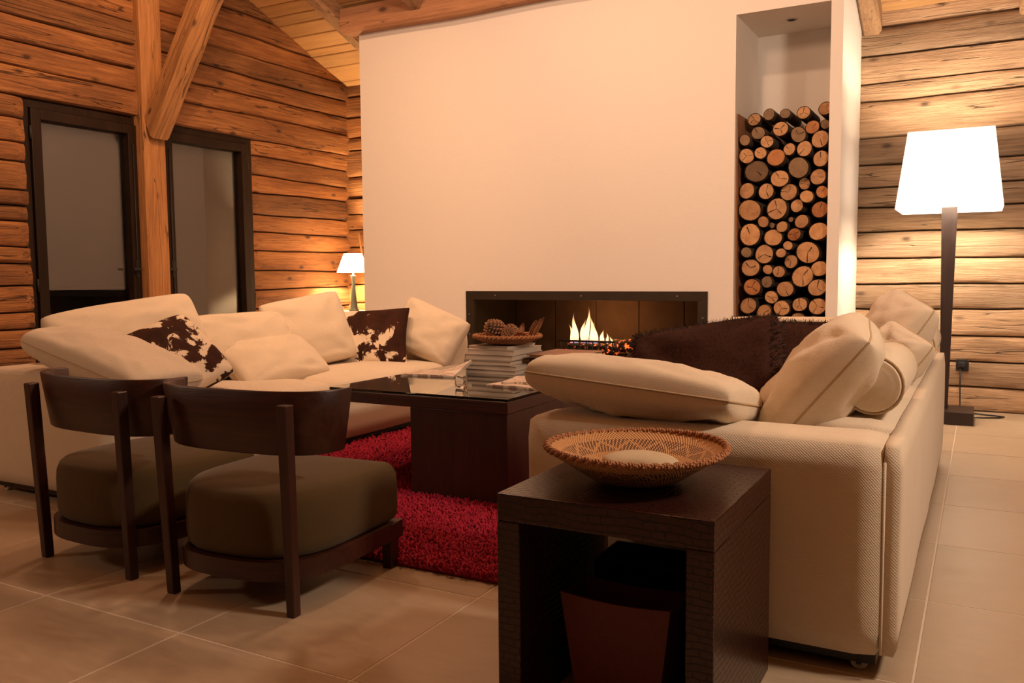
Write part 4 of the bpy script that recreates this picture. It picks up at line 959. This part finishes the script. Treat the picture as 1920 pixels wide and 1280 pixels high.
# ---------------------------------------------------------------- floor lamp
LX, LY = -.205, 6.36
lp = thing('floor_lamp', 'tall floor lamp with a square white shade and a dark tapering pole', 'lamp', (LX, LY, 0))
box('foot', (LX-.18, LY-.16, 0), (LX+.18, LY+.16, .085), M['lampwood'], lp, .003)
bm = bmesh.new(); bm_box(bm, (LX-.048, LY-.03, .085), (LX+.048, LY+.03, 1.50), .002, 1)
for v in bm.verts:
    if v.co.z < .5: v.co.x = LX+(v.co.x-LX)*.50; v.co.y = LY+(v.co.y-LY)*.8
autosmooth(from_bm('pole', bm, M['lampwood'], lp))
hb, ht, zb_, zt_ = .305, .245, 1.395, 1.885; vs = []; fs = []
for h_, z_, i_ in ((hb, zb_, 0), (ht, zt_, 0), (ht-.004, zt_, 1), (hb-.004, zb_, 1)):
    vs += [(LX-h_, LY-h_, z_), (LX+h_, LY-h_, z_), (LX+h_, LY+h_, z_), (LX-h_, LY+h_, z_)]
for i in range(4):
    for k in range(4): fs.append((i*4+k, i*4+(k+1) % 4, ((i+1) % 4)*4+(k+1) % 4, ((i+1) % 4)*4+k))
bm = bmesh.new(); bv = [bm.verts.new(v) for v in vs]; [bm.faces.new([bv[k] for k in f]) for f in fs]; from_bm('shade', bm, M['shade'], lp)
o = lathe('bulb', [(.001, -.05), (.012, -.045), (.03, -.005), (.032, .02), (.02, .045), (.001, .052)], M['bulb'], lp, 20); o.location = (0, 0, 1.62)
box('socket', (LX-.015, LY-.015, 1.50), (LX+.015, LY+.015, 1.57), M['metal'], lp, .002)
tube('cord', [(LX+.17, LY+.14, .012), (LX+.24, LY+.20, .006), (LX+.33, LY+.24, .006), (LX+.36, LY+.29, .006), (LX+.30, LY+.33, .006), (LX+.15, LY+.38, .006), (LX+.09, LY+.44, .03), (LX+.085, YB-.045, .20), (LX+.085, YB-.045, .33)], .005, M['black'], lp, 6)
point('floor_lamp_light', (LX, LY-.06, 1.66), 42, (1, .83, .66), .05); point('floor_lamp_light', (LX, LY+.06, 1.60), 24, (1, .83, .66), .05)
ol = thing('wall_socket', 'black wall socket with a plug on the log wall behind the floor lamp', 'socket', (-.11, YB-.018, .33))
box('plate', (-.15, YB-.028, .29), (-.07, YB-.008, .37), M['black'], ol, .004); box('plug', (-.135, YB-.062, .315), (-.09, YB-.029, .355), M['black'], ol, .006)

# ---------------------------------------------------------------- table lamp in the corner
cx, cy, cz = -5.30, 6.50, .655
ctb = thing('corner_table', 'small pale corner table carrying the table lamp', 'table', (cx, cy, 0)); CW = plain('pale_table', (.6, .5, .4), .5)
box('top', (cx-.25, cy-.25, cz-.03), (cx+.25, cy+.25, cz), CW, ctb, .003)
for sx in (-.22, .22):
    for sy in (-.22, .22): box('leg', (cx+sx-.02, cy+sy-.02, 0), (cx+sx+.02, cy+sy+.02, cz-.03), CW, ctb, .003)
tl = thing('table_lamp', 'small table lamp with a glowing conical shade and dark slender base in the corner', 'lamp', (cx, cy, cz))
lathe('base', [(.045, 0), (.048, .012), (.036, .03), (.026, .12), (.017, .24), (.016, .30), (.026, .335), (.027, .345), (.012, .35)], plain('grey_green_base', (.014, .013, .010), .9, spec=.05), tl, 28)
lathe('stem', [(.008, .345), (.008, .43)], M['metal'], tl, 12)
vs = []; lathe('shade', [(.155, .375), (.085, .555), (.082, .555), (.152, .375)], M['shade2'], tl, 40, cap=False)
o = lathe('bulb', [(.001, -.03), (.02, -.005), (.022, .015), (.012, .032), (.001, .035)], M['bulb'], tl, 16); o.location = (0, 0, .465)
point('table_lamp_light', (cx-.045, cy-.045, cz+.455), 150, (1, .68, .36), .02)
tag(tube('wooden_stick', [(-5.45, 6.78, 1.42), (-5.24, 6.70, .655)], .012, M['plank'], None, 8), 'thin pale wooden stick leaning in the corner behind the table lamp', 'stick')
